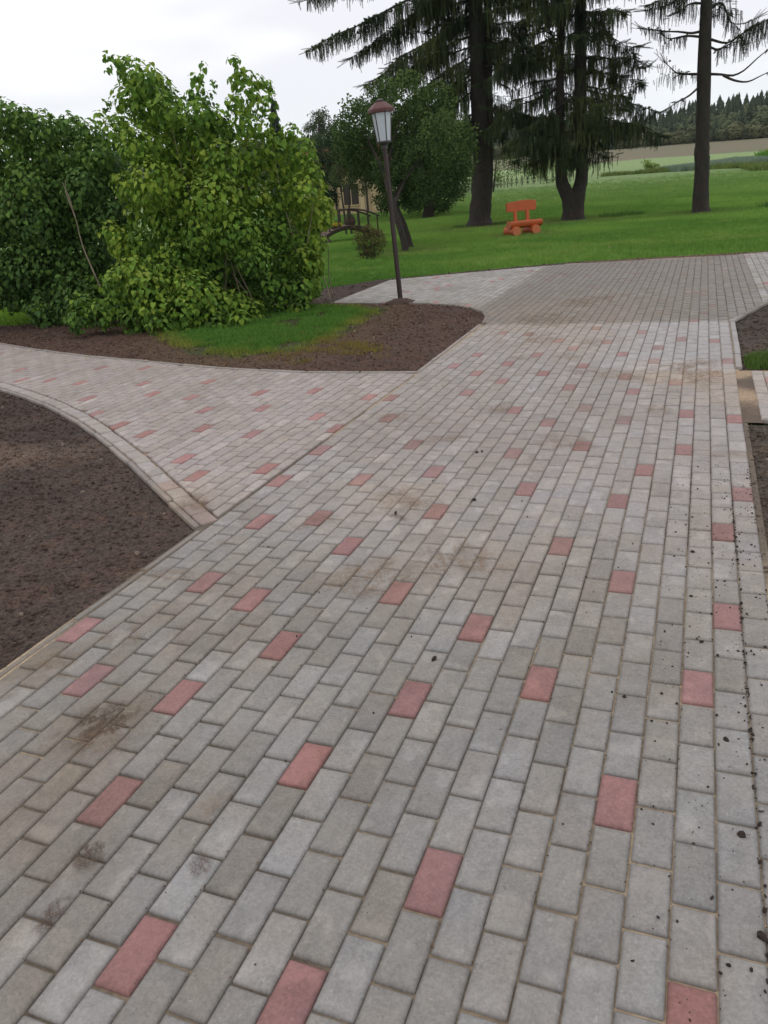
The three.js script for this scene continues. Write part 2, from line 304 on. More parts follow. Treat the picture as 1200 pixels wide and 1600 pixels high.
// stones laid along a curve: width across, length along
function course(line, w, len, tintFn, seed, y = 0) {
  const out = [], r = rng(seed), crv = new THREE.CatmullRomCurve3(line.map(q => V(q[0], 0, q[1]))), T = crv.getLength(), n = Math.round(T / len);
  for (let i = 0; i < n; i++) {
    const q = t => { const p = crv.getPointAt(clamp(t, 0, 1)), g = crv.getTangentAt(clamp(t, 0, 1)); return [p, g]; };
    const [a, ta] = q((i + 0.015 * 1.2) / n), [b, tb] = q((i + 1 - 0.018) / n), h = w / 2, off = (r() - 0.5) * 0.008;
    const P = (p, t, k) => [p.x - t.z * (k + off), p.z + t.x * (k + off)];
    const c4 = [P(a, ta, -h), P(b, tb, -h), P(b, tb, h), P(a, ta, h)];
    out.push(stone(c4, y + (r() - 0.5) * 0.004, (r() - 0.5) * 0.02, (r() - 0.5) * 0.02, tintFn(r), 0.0045, [r(), r()]));
  }
  return out;
}
function kerb(group, line, w = 0.045, len = 0.5, seed = 5, y = -0.002) {
  const g = course(line, w, len, r => { const k = 0.75 + r() * 0.35; return [0.19 * k, 0.168 * k, 0.148 * k]; }, seed, y);
  g.forEach((s, i) => { const m = mesh(numberedIn(group, 'kerb_stone'), s.geo, paverMat, group); m.position.set(...s.at); });
}
const inner = new Map();
function numberedIn(g, n) { const k = g.uuid + n, i = inner.get(k) ?? 0; inner.set(k, i + 1); return i ? `${n}_${String(i).padStart(3, '0')}` : n; }

// ------------------------------------------------------------------ the ground sheet
const HT = [[0, -0.05], [36, -0.05], [44, 0.1], [52, 0.42], [60, 0.8], [75, 1.25], [100, 2.1], [130, 3.0], [180, 4.8], [250, 7.4], [400, 13], [900, 30]];
const ground = D => { if (D <= 0) return HT[0][1]; for (let i = 1; i < HT.length; i++) if (D <= HT[i][0]) return mix(HT[i - 1][1], HT[i][1], (D - HT[i - 1][0]) / (HT[i][0] - HT[i - 1][0])); return 30; };
const lawnTone = (X, D) => {
  const f = clamp((fbm(X * 0.3, D * 0.3, 5, 201) - 0.5) * 1.5 + 0.5, 0, 1), st = fbm(X * 0.35 + D * 0.05, D * 1.1, 3, 207);
  let c = mix3([0.125, 0.265, 0.045], [0.22, 0.37, 0.07], clamp(0.55 * f + 0.45 * st + (f - 0.5) * 0.8, 0, 1));
  c = c.map(v => v * mix(0.9, 1.05, sstep(20, 34, D)));
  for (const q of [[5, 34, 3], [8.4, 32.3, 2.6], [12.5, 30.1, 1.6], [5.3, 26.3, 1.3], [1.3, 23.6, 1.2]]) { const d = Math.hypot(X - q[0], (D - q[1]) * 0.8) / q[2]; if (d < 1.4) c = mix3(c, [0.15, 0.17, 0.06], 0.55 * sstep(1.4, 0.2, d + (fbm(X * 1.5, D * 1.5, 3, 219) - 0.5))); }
  c = mix3(c, [0.25, 0.33, 0.08], 0.4 * sstep(0.58, 0.72, fbm(X * 0.9, D * 0.9, 4, 215)));
  c = mix3(c, [0.185, 0.29, 0.085], sstep(30, 62, D) * 0.7);
  c = mix3(c, [0.225, 0.30, 0.125], sstep(58, 84, D) * 0.75);
  return c;
};
{
  const g = structure('lawn_ground', 'wide green lawn and meadow rising to the brown field before the forest'); g.userData.category = 'ground';
  const xs = [], ds = []; for (let x = -30; x <= 60; x += 1) xs.push(x); for (let k = 1; k <= 26; k++) { xs.push(60 + k * k * 1.1); xs.unshift(-30 - k * k * 1.0); }
  for (let d = -12; d < 90; d += 1) ds.push(d); for (let d = 90; d < 330; d += 4) ds.push(d); for (let k = 0; k < 20; k++) ds.push(330 + k * 30);
  const pos = [], uv = [], col = [], idx = [];
  for (const d of ds) for (const x of xs) {
    pos.push(x, ground(d) + (d > 20 ? (fbm(x * 0.2, d * 0.2, 3, 211) - 0.5) * 0.12 * sstep(20, 45, d) : 0), -d); uv.push(x / 2.6, d / 2.6);
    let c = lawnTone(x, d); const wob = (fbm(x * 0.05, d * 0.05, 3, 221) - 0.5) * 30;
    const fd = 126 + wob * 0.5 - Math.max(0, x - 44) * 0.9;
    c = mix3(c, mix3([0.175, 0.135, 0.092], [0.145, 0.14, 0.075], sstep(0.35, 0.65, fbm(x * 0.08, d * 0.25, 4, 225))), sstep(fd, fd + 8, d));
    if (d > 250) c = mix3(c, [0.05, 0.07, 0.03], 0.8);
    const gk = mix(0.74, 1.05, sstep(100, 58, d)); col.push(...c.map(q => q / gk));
  }
  const w = xs.length; for (let j = 0; j < ds.length - 1; j++) for (let i = 0; i < w - 1; i++) { const a = j * w + i; idx.push(a, a + 1, a + w, a + 1, a + w + 1, a + w); }
  mesh('turf', geom(pos, null, uv, col, idx), std({ vertexColors: true, map: texGrass, roughness: 1 }), g);
}

// ------------------------------------------------------------------ paving
const nothing = new Set();
const leftPoly = [...offset2(lowS, -0.0).map(q => q), ...upS];
{
  const road = structure('paved_road', 'broad road of grey concrete pavers with scattered red ones, running from the foreground to the lawn'); road.userData.category = 'road';
  const region = [[-22, -7], [5, -7], [5, 38.1], [5, 73.2], [-22, 72.2]];
  pave(road, region, [-22, 5], [-7, 74], redMain, (c, n) => n > 38.5 ? 0.86 : 1.0, [42, 0.04]);
  sheet('joint_sand', [L(-22.6, -8), L(5.3, -8), L(5.3, 74), L(-22.6, 73)], -0.0108, sandMat, road);
  kerb(road, [L(-22.3, -7), L(-22.35, 0), L(-22.35, 7.7)], 0.03, 0.5, 11, -0.008);
  kerb(road, [L(-22.35, 26.1), L(-22.5, 33), L(-22.8, 39.3)], 0.042, 0.5, 12);
  kerb(road, [L(5.28, 27), L(5.35, 32), L(5.35, 38)], 0.05, 0.5, 13, 0.012);
}
{
  const path = structure('garden_path', 'branch path of grey and red pavers curving off to the left between two soil beds'); path.userData.category = 'path';
  const low2 = offset2(lowS, -0.13);
  const main = []; const j0 = L(-22.28, 8.55), j1 = L(-22.28, 25.8);
  // low curve runs from the junction outward; keep the part left of the joint line
  const regionXD = [...upS.filter(p => invL(p[0], p[1])[0] < -22.4), j1, j0, ...low2.filter(p => invL(p[0], p[1])[0] < -22.6)];
  const region = regionXD.map(p => invL(p[0], p[1]));
  const border = course(offset2(lowS, -0.062), 0.1, 0.175, r => { const q = greys[Math.floor(r() * 6)], k = 1.0 + r() * 0.16; return r() < 0.08 ? [0.29, 0.19, 0.165] : [q[0] * k * 1.1, q[1] * k * 1.08, q[2] * k * 1.06]; }, 31);
  pave(path, region, [-140, -22], [6, 56], redLeft, (c, n) => 1.17, null, border);
  sheet('joint_sand', [...upS, L(-22.3, 25.8), L(-22.3, 7.9), ...lowS.slice(1)], -0.0175, darkSand, path);
  kerb(path, offset2(lowS, 0.012), 0.034, 0.5, 14, -0.006);
  kerb(path, offset2(upS, 0.03), 0.05, 0.6, 15, 0.006);
}
{
  const yard = structure('paved_yard', 'light paved yard along the back lawn, on both sides of the dusty end of the road'); yard.userData.category = 'yard';
  const left = [[-22.05, 39.4], ...offset2(noseS, 0.02).slice(1).map(p => invL(p[0], p[1])), [-53.5, 65], ...backEdge.slice(2, 5).map(p => invL(p[0], p[1])), [-22.05, 72.2]];
  pave(yard, left, [-56, -22], [37, 74], nothing, (c, n) => c > -26 + (n - 40) * 0.02 ? 0.95 : 1.22, [0, 0.03]);
  const right = [[5.05, 38.4], [9.6, 45.3], [14.5, 53.2], [24, 66], [24, 77], [13, 74.6], [5.05, 73.2]];
  const part2 = new THREE.Group(); pave(part2, right, [5, 24], [36, 78], nothing, (c, n) => c >= 9 ? 1.2 : 0.95, [0, 0.03]);
  const gs = []; part2.children.forEach(m => gs.push(m.geometry.translate(m.position.x, m.position.y, m.position.z)));
  mesh('far_pavers', mergeGeometries(gs), paverMat, yard, 'stuff');
  sheet('joint_sand', [...left.map(p => L(p[0] , p[1]))], -0.0145, darkSand, yard);
  sheet('joint_sand', right.map(p => L(p[0], p[1])), -0.0145, darkSand, yard);
  kerb(yard, offset2(noseS, 0.0), 0.045, 0.45, 16, 0.008);
  kerb(yard, [L(5.2, 38.2), L(9.7, 45), L(14.6, 53), L(24.1, 65.8)], 0.06, 0.5, 17, 0.012);
}
{
  const sp = structure('side_path', 'short pale paver path joining the right edge of the road'); sp.userData.category = 'path';
  const region = [[6.15, 19.5], [22, 19.5], [22, 26.6], [6.15, 26.6]];
  pave(sp, region, [6, 22], [18, 28], new Set(['7,24', '8,22', '10,25']), () => 1.3, null);
  sheet('joint_sand', [[4.9, 19.2], [22, 19.2], [22, 26.8], [4.9, 26.8]].map(p => L(...p)), -0.009, std({ map: rep(texSand, 1 / 3), color: rgb(0.95, 0.88, 0.85), roughness: 1 }), sp);
  kerb(sp, [L(6.2, 19.35), L(22, 19.35)], 0.045, 0.5, 18, 0.012);
}
// loose soil smeared over the stones
{
  const maps = [301, 317, 331].map(sd => tex(256, (u, v) => { const d = Math.hypot(u - 0.5, v - 0.5) * 2, edge = sstep(1, 0.35, d), w = sstep(0.44, 0.66, fbm(u * 7, v * 7, 5, sd) + 0.22 * (1 - d)), f = sstep(0.25, 0.75, vnoise(u * 70, v * 70, sd + 5) * 0.6 + fbm(u * 30, v * 30, 2, sd + 9) * 0.5); const k = edge * w * sstep(0.3, 0.7, f); return [k, k, k]; }, false));
  const mk = (c, k) => maps.map(a => new THREE.MeshStandardMaterial({ color: rgb(...c.map(q => q * k)), map: texSoil, alphaMap: a, transparent: true, opacity: 0.72, roughness: 1 }));
  const dk = mk([0.19, 0.14, 0.1], 1), tn = mk([0.5, 0.39, 0.26], 1).map(m => { m.opacity = 0.34; return m; });
  const g = structure('dirt_smears', 'brown smears of soil and sand trodden over the grey pavers'); g.userData.category = 'dirt';
  const r = rng(77), list = [[-16.2, -0.1, 0.4, 0.3, dk], [-15.7, -0.5, 0.26, 0.2, tn], [-17.9, -2.3, 0.2, 0.16, dk], [-18.6, -1.7, 0.3, 0.2, tn], [-12.6, -2.5, 0.14, 0.12, dk], [-12.2, -3.4, 0.16, 0.1, dk], [-20.8, 1.3, 0.3, 0.22, tn], [-21.4, 5, 0.2, 0.6, tn], [-13, 10.6, 0.5, 0.4, tn], [-7.6, 7.2, 0.7, 0.6, tn], [-11, 6, 0.6, 0.5, tn], [2.2, 26, 1.2, 0.6, tn], [-24.8, 9.2, 0.45, 0.35, tn], [-5, 26, 1.2, 0.5, tn], [1, 27.5, 1, 0.5, tn], [-14, 34, 0.8, 1.2, tn], [-15, 40, 1, 1.5, tn], [-12, 47, 1, 1.6, tn]];
  for (let k = 0; k < 14; k++) list.push([-22 + 13 * r() ** 1.5, -3 + 14 * r(), 0.07 + r() * 0.14, 0.06 + r() * 0.1, r() < 0.4 ? dk : tn]); for (let k = 0; k < 12; k++) list.push([-20 + 24 * r(), 8 + 26 * r(), 0.2 + r() * 0.5, 0.2 + r() * 0.4, tn]);
  list.forEach(([c, n, w, d, mm], i) => {
    const p = new THREE.PlaneGeometry(w, d, 1, 1); p.rotateX(-Math.PI / 2); p.rotateY(r() * 6.28);
    const [X, D] = L(c, n); p.translate(X, 0.0046 + i * 0.00015, -D); mesh(numberedIn(g, 'soil_smear'), p, mm[i % 3], g);
  });
}

// ------------------------------------------------------------------ soil beds
const clodGeo = (() => { const g = new THREE.DodecahedronGeometry(1, 0); const p = g.attributes.position; for (let i = 0; i < p.count; i++) { const k = 0.7 + 0.6 * vnoise(p.getX(i) * 3 + 5, p.getY(i) * 3 + p.getZ(i) * 2 + 9, 3); p.setXYZ(i, p.getX(i) * k, p.getY(i) * k * 0.75, p.getZ(i) * k); } g.computeVertexNormals(); return g; })();
const clodMat = std({ color: 0xffffff, map: rep(texSoil, 1), roughness: 1, side: THREE.FrontSide });
const soilMat = std({ vertexColors: true, map: texSoil, bumpMap: texSoilBump, bumpScale: 0.02, roughness: 1 });
function soilBed(label, poly, step, mound, tone, seed, clods, yEdge = -0.018) {
  const g = structure('soil_bed', label); g.userData.category = 'soil';
  let x0 = 1e9, x1 = -1e9, y0 = 1e9, y1 = -1e9; for (const p of poly) { x0 = Math.min(x0, p[0]); x1 = Math.max(x1, p[0]); y0 = Math.min(y0, p[1]); y1 = Math.max(y1, p[1]); }
  x0 -= 0.1; y0 -= 0.1; x1 += 0.1; y1 += 0.1;
  const nx = Math.ceil((x1 - x0) / step), ny = Math.ceil((y1 - y0) / step), id = new Int32Array((nx + 1) * (ny + 1)).fill(-1), pos = [], uv = [], col = [], idx = [];
  const height = (x, y) => { const inn = inPoly(poly, x, y), d = edgeDist(poly, x, y); if (!inn) return [yEdge - Math.min(d, 0.1) * 0.6, -d]; return [yEdge + mound * sstep(0, 0.6, d) + ((fbm(x * 6, y * 6, 4, seed) - 0.5) * 0.05 + (fbm(x * 22, y * 22, 3, seed + 7) - 0.5) * 0.03) * sstep(0, 0.12, d), d]; };
  for (let j = 0; j <= ny; j++) for (let i = 0; i <= nx; i++) {
    const x = x0 + i * step, y = y0 + j * step; const [h, d] = height(x, y); if (d < -0.07) continue;
    id[j * (nx + 1) + i] = pos.length / 3; pos.push(x, h, -y); uv.push(x / 0.9, y / 0.9); col.push(...tone(x, y, d));
  }
  for (let j = 0; j < ny; j++) for (let i = 0; i < nx; i++) { const a = id[j * (nx + 1) + i], b = id[j * (nx + 1) + i + 1], c = id[(j + 1) * (nx + 1) + i], e = id[(j + 1) * (nx + 1) + i + 1]; if (a >= 0 && b >= 0 && c >= 0 && e >= 0) idx.push(a, b, c, b, e, c); }
  mesh('soil', geom(pos, null, uv, col, idx), soilMat, g);
  const r = rng(seed), ms = [], cs = [], q = new THREE.Quaternion(), e = new THREE.Euler();
  for (let k = 0; k < clods; k++) {
    const x = mix(x0, x1, r()), y = mix(y0, y1, r()); if (!inPoly(poly, x, y)) continue; const d = Math.hypot(x, y);
    const s = (0.0022 + 0.009 * r() ** 4) * (1 + d * 0.07); q.setFromEuler(e.set(r() * 6, r() * 6, r() * 6)); const [h] = height(x, y);
    ms.push(new THREE.Matrix4().compose(W3(x, h + s * 0.25, y), q, V(s, s, s))); const t = tone(x, y, 1), f = 0.78 + r() * 0.6; cs.push(r() < 0.014 ? [0.4, 0.37, 0.32] : t.map(c => c * f));
  }
  instances('clods', clodGeo, clodMat, ms, cs, g);
  return { g, height };
}
const soilTone = (X, D) => { const f = fbm(X * 1.1, D * 1.1, 4, 401); return mix3([0.098, 0.076, 0.067], [0.138, 0.106, 0.092], sstep(0.35, 0.7, f)); };
const edgeMain = n => L(-22.62, n);
const bedLeft = soilBed('dark brown soil bed at the left, between the foreground road and the branch path', [edgeMain(7.7), edgeMain(3), edgeMain(-6), [-3.5, 0.6], [-8.5, 3], [-8.4, 12.3], ...offset2(lowS, 0.06).reverse()], 0.024, 0.03,
  (X, D) => { const c = soilTone(X, D), p = sstep(1.5, 0.2, Math.hypot((X + 2.9) / 0.75, (D - 5.6) / 0.45) + (fbm(X * 5, D * 5, 3, 405) - 0.5) * 0.9); return mix3(c, [0.27, 0.22, 0.18], p * 0.8); }, 501, 90000);
const bed2Poly = [[-8.6, 14.8], ...offset2(upS, 0.055), ...[26.2, 30, 34, 39].map(edgeMain), ...offset2(noseS, -0.03), [-1.6, 13.6], [-3, 14.3], [-6.2, 13.9], [-8.6, 16]];
const grassPatch = [[-2.8, 10.56], [-2.13, 9.33], [-1.44, 8.81], [-0.93, 8.8], [-0.36, 9.51], [0.0, 10.67], [0.3, 11.59], [-0.12, 12.34], [-0.96, 13.02], [-2.75, 12.52], [-3.3, 11.88]];
const bed2 = soilBed('brown soil bed under the bushes and round the lamp post', bed2Poly, 0.04, 0.05,
  (X, D) => { let c = soilTone(X, D); c = mix3(c, [0.175, 0.108, 0.08], 0.65); const d = edgeDist(grassPatch, X, D), inn = inPoly(grassPatch, X, D); const k = inn ? 1 : sstep(0.9, 0, d + (fbm(X * 4, D * 4, 3, 409) - 0.5) * 0.7) * 0.7; return mix3(c, inn ? [0.09, 0.14, 0.03] : [0.19, 0.15, 0.06], k * (inn ? 0.8 : 0.6)); }, 503, 42000);
soilBed('strip of dark soil between the back lawn and the paved yard', [...lawnEdge, [-1.7, 13.6], ...backEdge], 0.05, 0.02, (X, D) => X > 4.5 ? mix3(soilTone(X, D), [0.3, 0.22, 0.14], 0.6) : soilTone(X, D), 505, 6000);
soilBed('soil bed with a tuft of grass between the yard kerb and the side path', [[5.55, 27], [22, 27], [24, 66], [14.8, 53], [9.9, 45], [5.6, 38]].map(p => L(...p)), 0.04, 0.02, (X, D) => soilTone(X, D).map((c, i) => c * [1.05, 1.15, 1.1][i]), 507, 12000);
soilBed('dark gravelly soil along the right edge of the foreground road', [[5.08, -7], [5.08, 19.1], [22, 19.1], [22, -7]].map(p => L(...p)), 0.03, 0.015, (X, D) => { const f = fbm(X * 9, D * 9, 3, 411); return mix3([0.10, 0.085, 0.07], [0.20, 0.18, 0.15], f); }, 509, 40000);
{ // crumbs of soil dropped on the stones, thicker towards the right edge
  const r = rng(88), ms = [], cs = [], q = new THREE.Quaternion(), e = new THREE.Euler();
  const put = (c, n, s) => { const [X, D] = L(c, n); q.setFromEuler(e.set(r() * 6, r() * 6, r() * 6)); ms.push(new THREE.Matrix4().compose(W3(X, s * 0.35, D), q, V(s * (0.8 + r() * 0.6), s * 0.7, s))); const f = 0.6 + r() * 0.5; cs.push([0.075 * f, 0.06 * f, 0.05 * f]); };
  for (let k = 0; k < 700; k++) { const c = 5 - 3.9 * r() ** 1.7, n = -4 + 19 * r() ** 0.9; put(c, n, 0.0014 + 0.0042 * r() ** 3); }
  for (let k = 0; k < 110; k++) put(4.0 + (r() - 0.5) * 0.12, -3 + r() * 14, 0.002 + 0.005 * r() ** 2);
  for (let k = 0; k < 260; k++) put(-22 + 27 * r(), -4 + 30 * r(), 0.0012 + 0.004 * r() ** 4);
  for (const [c, n, s] of [[-6.4, 3.2, 0.012], [2.6, 4.9, 0.01], [2.2, 6.6, 0.009], [3.3, 2.2, 0.009], [2.9, -2.9, 0.009], [3.6, 0.3, 0.012], [3.9, -1.2, 0.016], [0.3, 2.9, 0.008], [2.2, 8.7, 0.011], [-12.5, 9.6, 0.011], [-10.8, 14.9, 0.012], [-10.5, 15, 0.01], [-8.9, 10.9, 0.014]]) put(c, n, s);
  for (let k = 0; k < 2600; k++) { const c = Math.round(-22 + 27 * r()), n = -4 + 20 * r() ** 1.2; if (fbm(c * 0.35, n * 0.4, 3, 91) < 0.46) continue; put(c + (r() - 0.5) * 0.09, n, 0.001 + 0.0022 * r() ** 2); cs[cs.length - 1] = mix3([0.33, 0.24, 0.15], [0.17, 0.13, 0.095], r()); }
  const m = instances('soil_crumbs', clodGeo, clodMat, ms, cs); m.userData.label = 'dark crumbs of soil scattered over the pavers near the right edge'; m.userData.category = 'soil'; scene.add(m);
}

// ------------------------------------------------------------------ grass
const bladeTuft = (n, seed, h, w, spread) => {
  const r = rng(seed), pos = [], col = [];
  for (let i = 0; i < n; i++) {
    const a = r() * 6.28, d = spread * Math.sqrt(r()), x = Math.cos(a) * d, z = Math.sin(a) * d, b = r() * 6.28, hh = h * (0.5 + 0.6 * r()), lx = (r() - 0.5) * hh * 0.9, lz = (r() - 0.5) * hh * 0.9, wx = Math.cos(b) * w, wz = Math.sin(b) * w;
    pos.push(x - wx, 0, z - wz, x + wx, 0, z + wz, x + lx, hh, z + lz);
  }
  return geom(pos, null);
};
const grassMat = new THREE.MeshPhysicalMaterial({ color: 0xffffff, roughness: 0.9, specularIntensity: 0.3, side: THREE.DoubleSide });
function grow(name, label, poly, count, geo, tone, yFn, seed, sc = [0.7, 1.3], keep = () => true) {
  const r = rng(seed), ms = [], cs = []; let x0 = 1e9, x1 = -1e9, y0 = 1e9, y1 = -1e9; for (const p of poly) { x0 = Math.min(x0, p[0]); x1 = Math.max(x1, p[0]); y0 = Math.min(y0, p[1]); y1 = Math.max(y1, p[1]); }
  const q = new THREE.Quaternion(), up = V(0, 1, 0);
  for (let k = 0; k < count * 4 && ms.length < count; k++) {
    const x = mix(x0, x1, r()), y = mix(y0, y1, r()), w = r(); if (!inPoly(poly, x, y) || !keep(x, y, w)) continue;
    const s = mix(sc[0], sc[1], r()); q.setFromAxisAngle(up, r() * 6.28); ms.push(new THREE.Matrix4().compose(W3(x, yFn(x, y), y), q, V(s, s * (0.8 + r() * 0.4), s))); cs.push(tone(x, y, r));
  }
  const m = instances(name, geo, grassMat, ms, cs); m.userData.label = label; m.userData.category = 'grass'; scene.add(m); return m;
}
const vary = (c, r, a = 0.35) => { const k = 1 - a / 2 + r() * a, y = (r() - 0.5) * 0.25; return [c[0] * k * (1 + y), c[1] * k, c[2] * k]; };
const yLawn = (x, d) => ground(d) + (d > 20 ? (fbm(x * 0.2, d * 0.2, 3, 211) - 0.5) * 0.12 * sstep(20, 45, d) : 0) - 0.004;
const tuftA = bladeTuft(12, 5, 0.075, 0.0045, 0.07), tuftB = bladeTuft(12, 6, 0.07, 0.007, 0.13);
const lawnFront = [[16, 12.3], ...lawnEdge.map(p => [p[0], p[1] - 0.02]), [-2.2, 14.4], [-2.6, 22], [-2, 27], [20, 27], [22, 12]];
grow('lawn_grass', 'short mown grass of the near lawn behind the paved yard', lawnFront, 62000, tuftA, (x, y, r) => vary(lawnTone(x, y), r), yLawn, 601);
grow('lawn_grass', 'short mown grass of the lawn around the trees and the bench', [[-6, 26.5], [24, 26.5], [48, 68], [-10, 68]], 110000, tuftB, (x, y, r) => vary(lawnTone(x, y), r, 0.25), yLawn, 602, [0.8, 1.4], (x, y, w) => w < sstep(69, 36, y));
grow('lawn_grass', 'bright grass showing under the left end of the shrubs', [[-16, 14.6], [-7.5, 14.6], [-5.9, 13.9], [-4.8, 13.9], [-3, 26], [-3, 40], [-24, 40]], 60000, tuftB, (x, y, r) => vary(mix3([0.17, 0.29, 0.037], lawnTone(x, y), sstep(15, 24, y)), r), yLawn, 603, [0.8, 1.4], (x, y, w) => w < sstep(42, 22, y));
grow('bed_grass', 'patch of longer green grass in the soil bed beside the lilac bush', grassPatch, 9000, bladeTuft(14, 8, 0.06, 0.0045, 0.08), (x, y, r) => { const d = edgeDist(grassPatch, x, y); return vary(mix3([0.24, 0.24, 0.05], [0.10, 0.22, 0.035], sstep(0, 0.4, d)), r); }, (x, y) => bed2.height(x, y)[0] - 0.01, 604, [0.6, 1.2], (x, y, w) => w < sstep(-0.05, 0.45, edgeDist(grassPatch, x, y) + (fbm(x * 4, y * 4, 3, 613) - 0.5) * 0.5) && fbm(x * 3, y * 3, 3, 611) > 0.34);
grow('bed_grass', 'thin dry yellowish grass along the front of the soil bed', [[-1.6, 9.6], [-1.2, 8.6], [-0.6, 8.1], [0.2, 8.1], [0.25, 8.6], [-0.2, 9.2], [-0.6, 10], [-1.2, 10]], 420, bladeTuft(10, 9, 0.07, 0.004, 0.06), (x, y, r) => vary([0.22, 0.18, 0.05], r), (x, y) => bed2.height(x, y)[0] - 0.008, 605, [0.4, 1.0], (x, y, w) => fbm(x * 4, y * 4, 3, 617) > 0.5);
grow('bed_grass', 'green tuft of grass in the small soil bed beside the side path', [[6, 27.2], [10, 27.2], [10, 30], [7, 29.5], [6, 28.6]].map(p => L(...p)), 420, bladeTuft(12, 10, 0.09, 0.0045, 0.05), (x, y, r) => vary([0.1, 0.17, 0.035], r), () => -0.015, 606, [0.5, 1.1]);

// ------------------------------------------------------------------ leaves, bushes, trees
const leafGeo = (() => {                                        // heart shaped leaf hanging along -y, folded on its midrib
  const h = [], M0 = [0, 0, 0], M1 = [0, -0.48, -0.03], T = [0, -1.02, -0.16];
  for (const s of [-1, 1]) {
    const A = [s * 0.24, 0.13, 0.05], B = [s * 0.46, -0.14, 0.10], C = [s * 0.36, -0.56, 0.05];
    const tri = [[M0, A, B], [M0, B, M1], [M1, B, C], [M1, C, T]];
    for (const t of tri) for (const p of (s < 0 ? t : [t[0], t[2], t[1]])) h.push(...p);
  }
  return geom(h, null);
})();
const leafMat = new THREE.MeshPhysicalMaterial({ color: 0xffffff, roughness: 0.8, specularIntensity: 0.4, transmission: 0.36, thickness: 0, side: THREE.DoubleSide });
const barkMat = std({ map: texBark, color: rgb(0.068, 0.056, 0.05), bumpMap: texBark, bumpScale: 0.05 });
const stemMat = std({ map: texBark, color: rgb(0.42, 0.37, 0.29) });
const up = V(0, 1, 0);
function leafMatrix(p, out, size, r, hang = 0.5) {
  const n = out.clone().multiplyScalar(0.75).add(V((r() - 0.5) * 1.1, (r() - 0.5) * 0.9 + 0.45, (r() - 0.5) * 1.1)).normalize();
  let y = V((r() - 0.5) * 0.9, 1 * hang + 0.25, (r() - 0.5) * 0.9); y.addScaledVector(n, -y.dot(n)).normalize(); const x = y.clone().cross(n);
  return new THREE.Matrix4().makeBasis(x, y, n).scale(V(size, size * (0.9 + 0.25 * r()), size)).setPosition(p);
}
// blobs: [X, y, D, radius, tone 0..1, density]; leaves cover each clump, thicker outside
function leaves(blobs, perArea, size, palette, seed, extent = 1.0) {
  const r = rng(seed), ms = [], cs = [];
  for (const [X, y, D, R, tone, den = 1] of blobs) {
    const n = Math.round(perArea * R * R * den);
    for (let k = 0; k < n; k++) {
      const d = V(r() * 2 - 1, r() * 2 - 1, r() * 2 - 1); if (d.lengthSq() > 1 || d.lengthSq() < 0.01) { k--; continue; } d.normalize();
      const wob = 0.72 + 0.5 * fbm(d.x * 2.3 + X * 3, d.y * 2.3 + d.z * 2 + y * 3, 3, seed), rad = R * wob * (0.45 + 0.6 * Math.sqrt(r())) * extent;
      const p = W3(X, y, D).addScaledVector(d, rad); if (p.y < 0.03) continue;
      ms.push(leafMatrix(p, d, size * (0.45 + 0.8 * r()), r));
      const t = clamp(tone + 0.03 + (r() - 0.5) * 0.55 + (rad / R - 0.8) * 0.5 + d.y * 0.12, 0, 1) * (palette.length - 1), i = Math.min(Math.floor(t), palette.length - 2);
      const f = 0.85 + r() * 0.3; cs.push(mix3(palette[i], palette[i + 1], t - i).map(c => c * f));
    }
  }
  return [ms, cs];
}
const leafMats = new Map();
function leafMaterial(c) { const q = c.map(v => Math.round(Math.sqrt(v) * 14)), k = String(q); if (!leafMats.has(k)) { const m = leafMat.clone(); m.color.setRGB(...q.map(v => (v / 14) ** 2)); leafMats.set(k, m); } return leafMats.get(k); }
function bush(name, label, base, blobs, perArea, size, palette, seed, stems, singles) {
  const t = thing(name, label, 'bush', [base[0], 0, -base[1]]); const inv = new THREE.Matrix4().makeTranslation(-base[0], 0, base[1]);
  stems.forEach((s, i) => { const pts = smooth(s.map(p => W3(p[0] - base[0], p[1], p[2] - base[1])), 12); mesh(numberedIn(t, 'stem'), tube(pts, radAt(s.map(p => p[3]), 12), 7), stemMat, t); });
  const [ms, cs] = leaves(blobs, perArea, size, palette, seed);
  const order = ms.map((m, i) => [m.elements[14] * -1, i]).sort((a, b) => a[0] - b[0]).map(q => q[1]), pick = new Set(order.filter((_, i) => i % 3 === 0).slice(0, singles));
  const rm = [], rc = [];
  ms.forEach((m, i) => { const q = inv.clone().multiply(m); if (pick.has(i)) { const l = mesh(numberedIn(t, 'leaf'), leafGeo, leafMaterial(cs[i]), t); l.applyMatrix4(q); } else { rm.push(q); rc.push(cs[i]); } });
  instances('foliage', leafGeo, leafMat, rm, rc, t); return t;
}
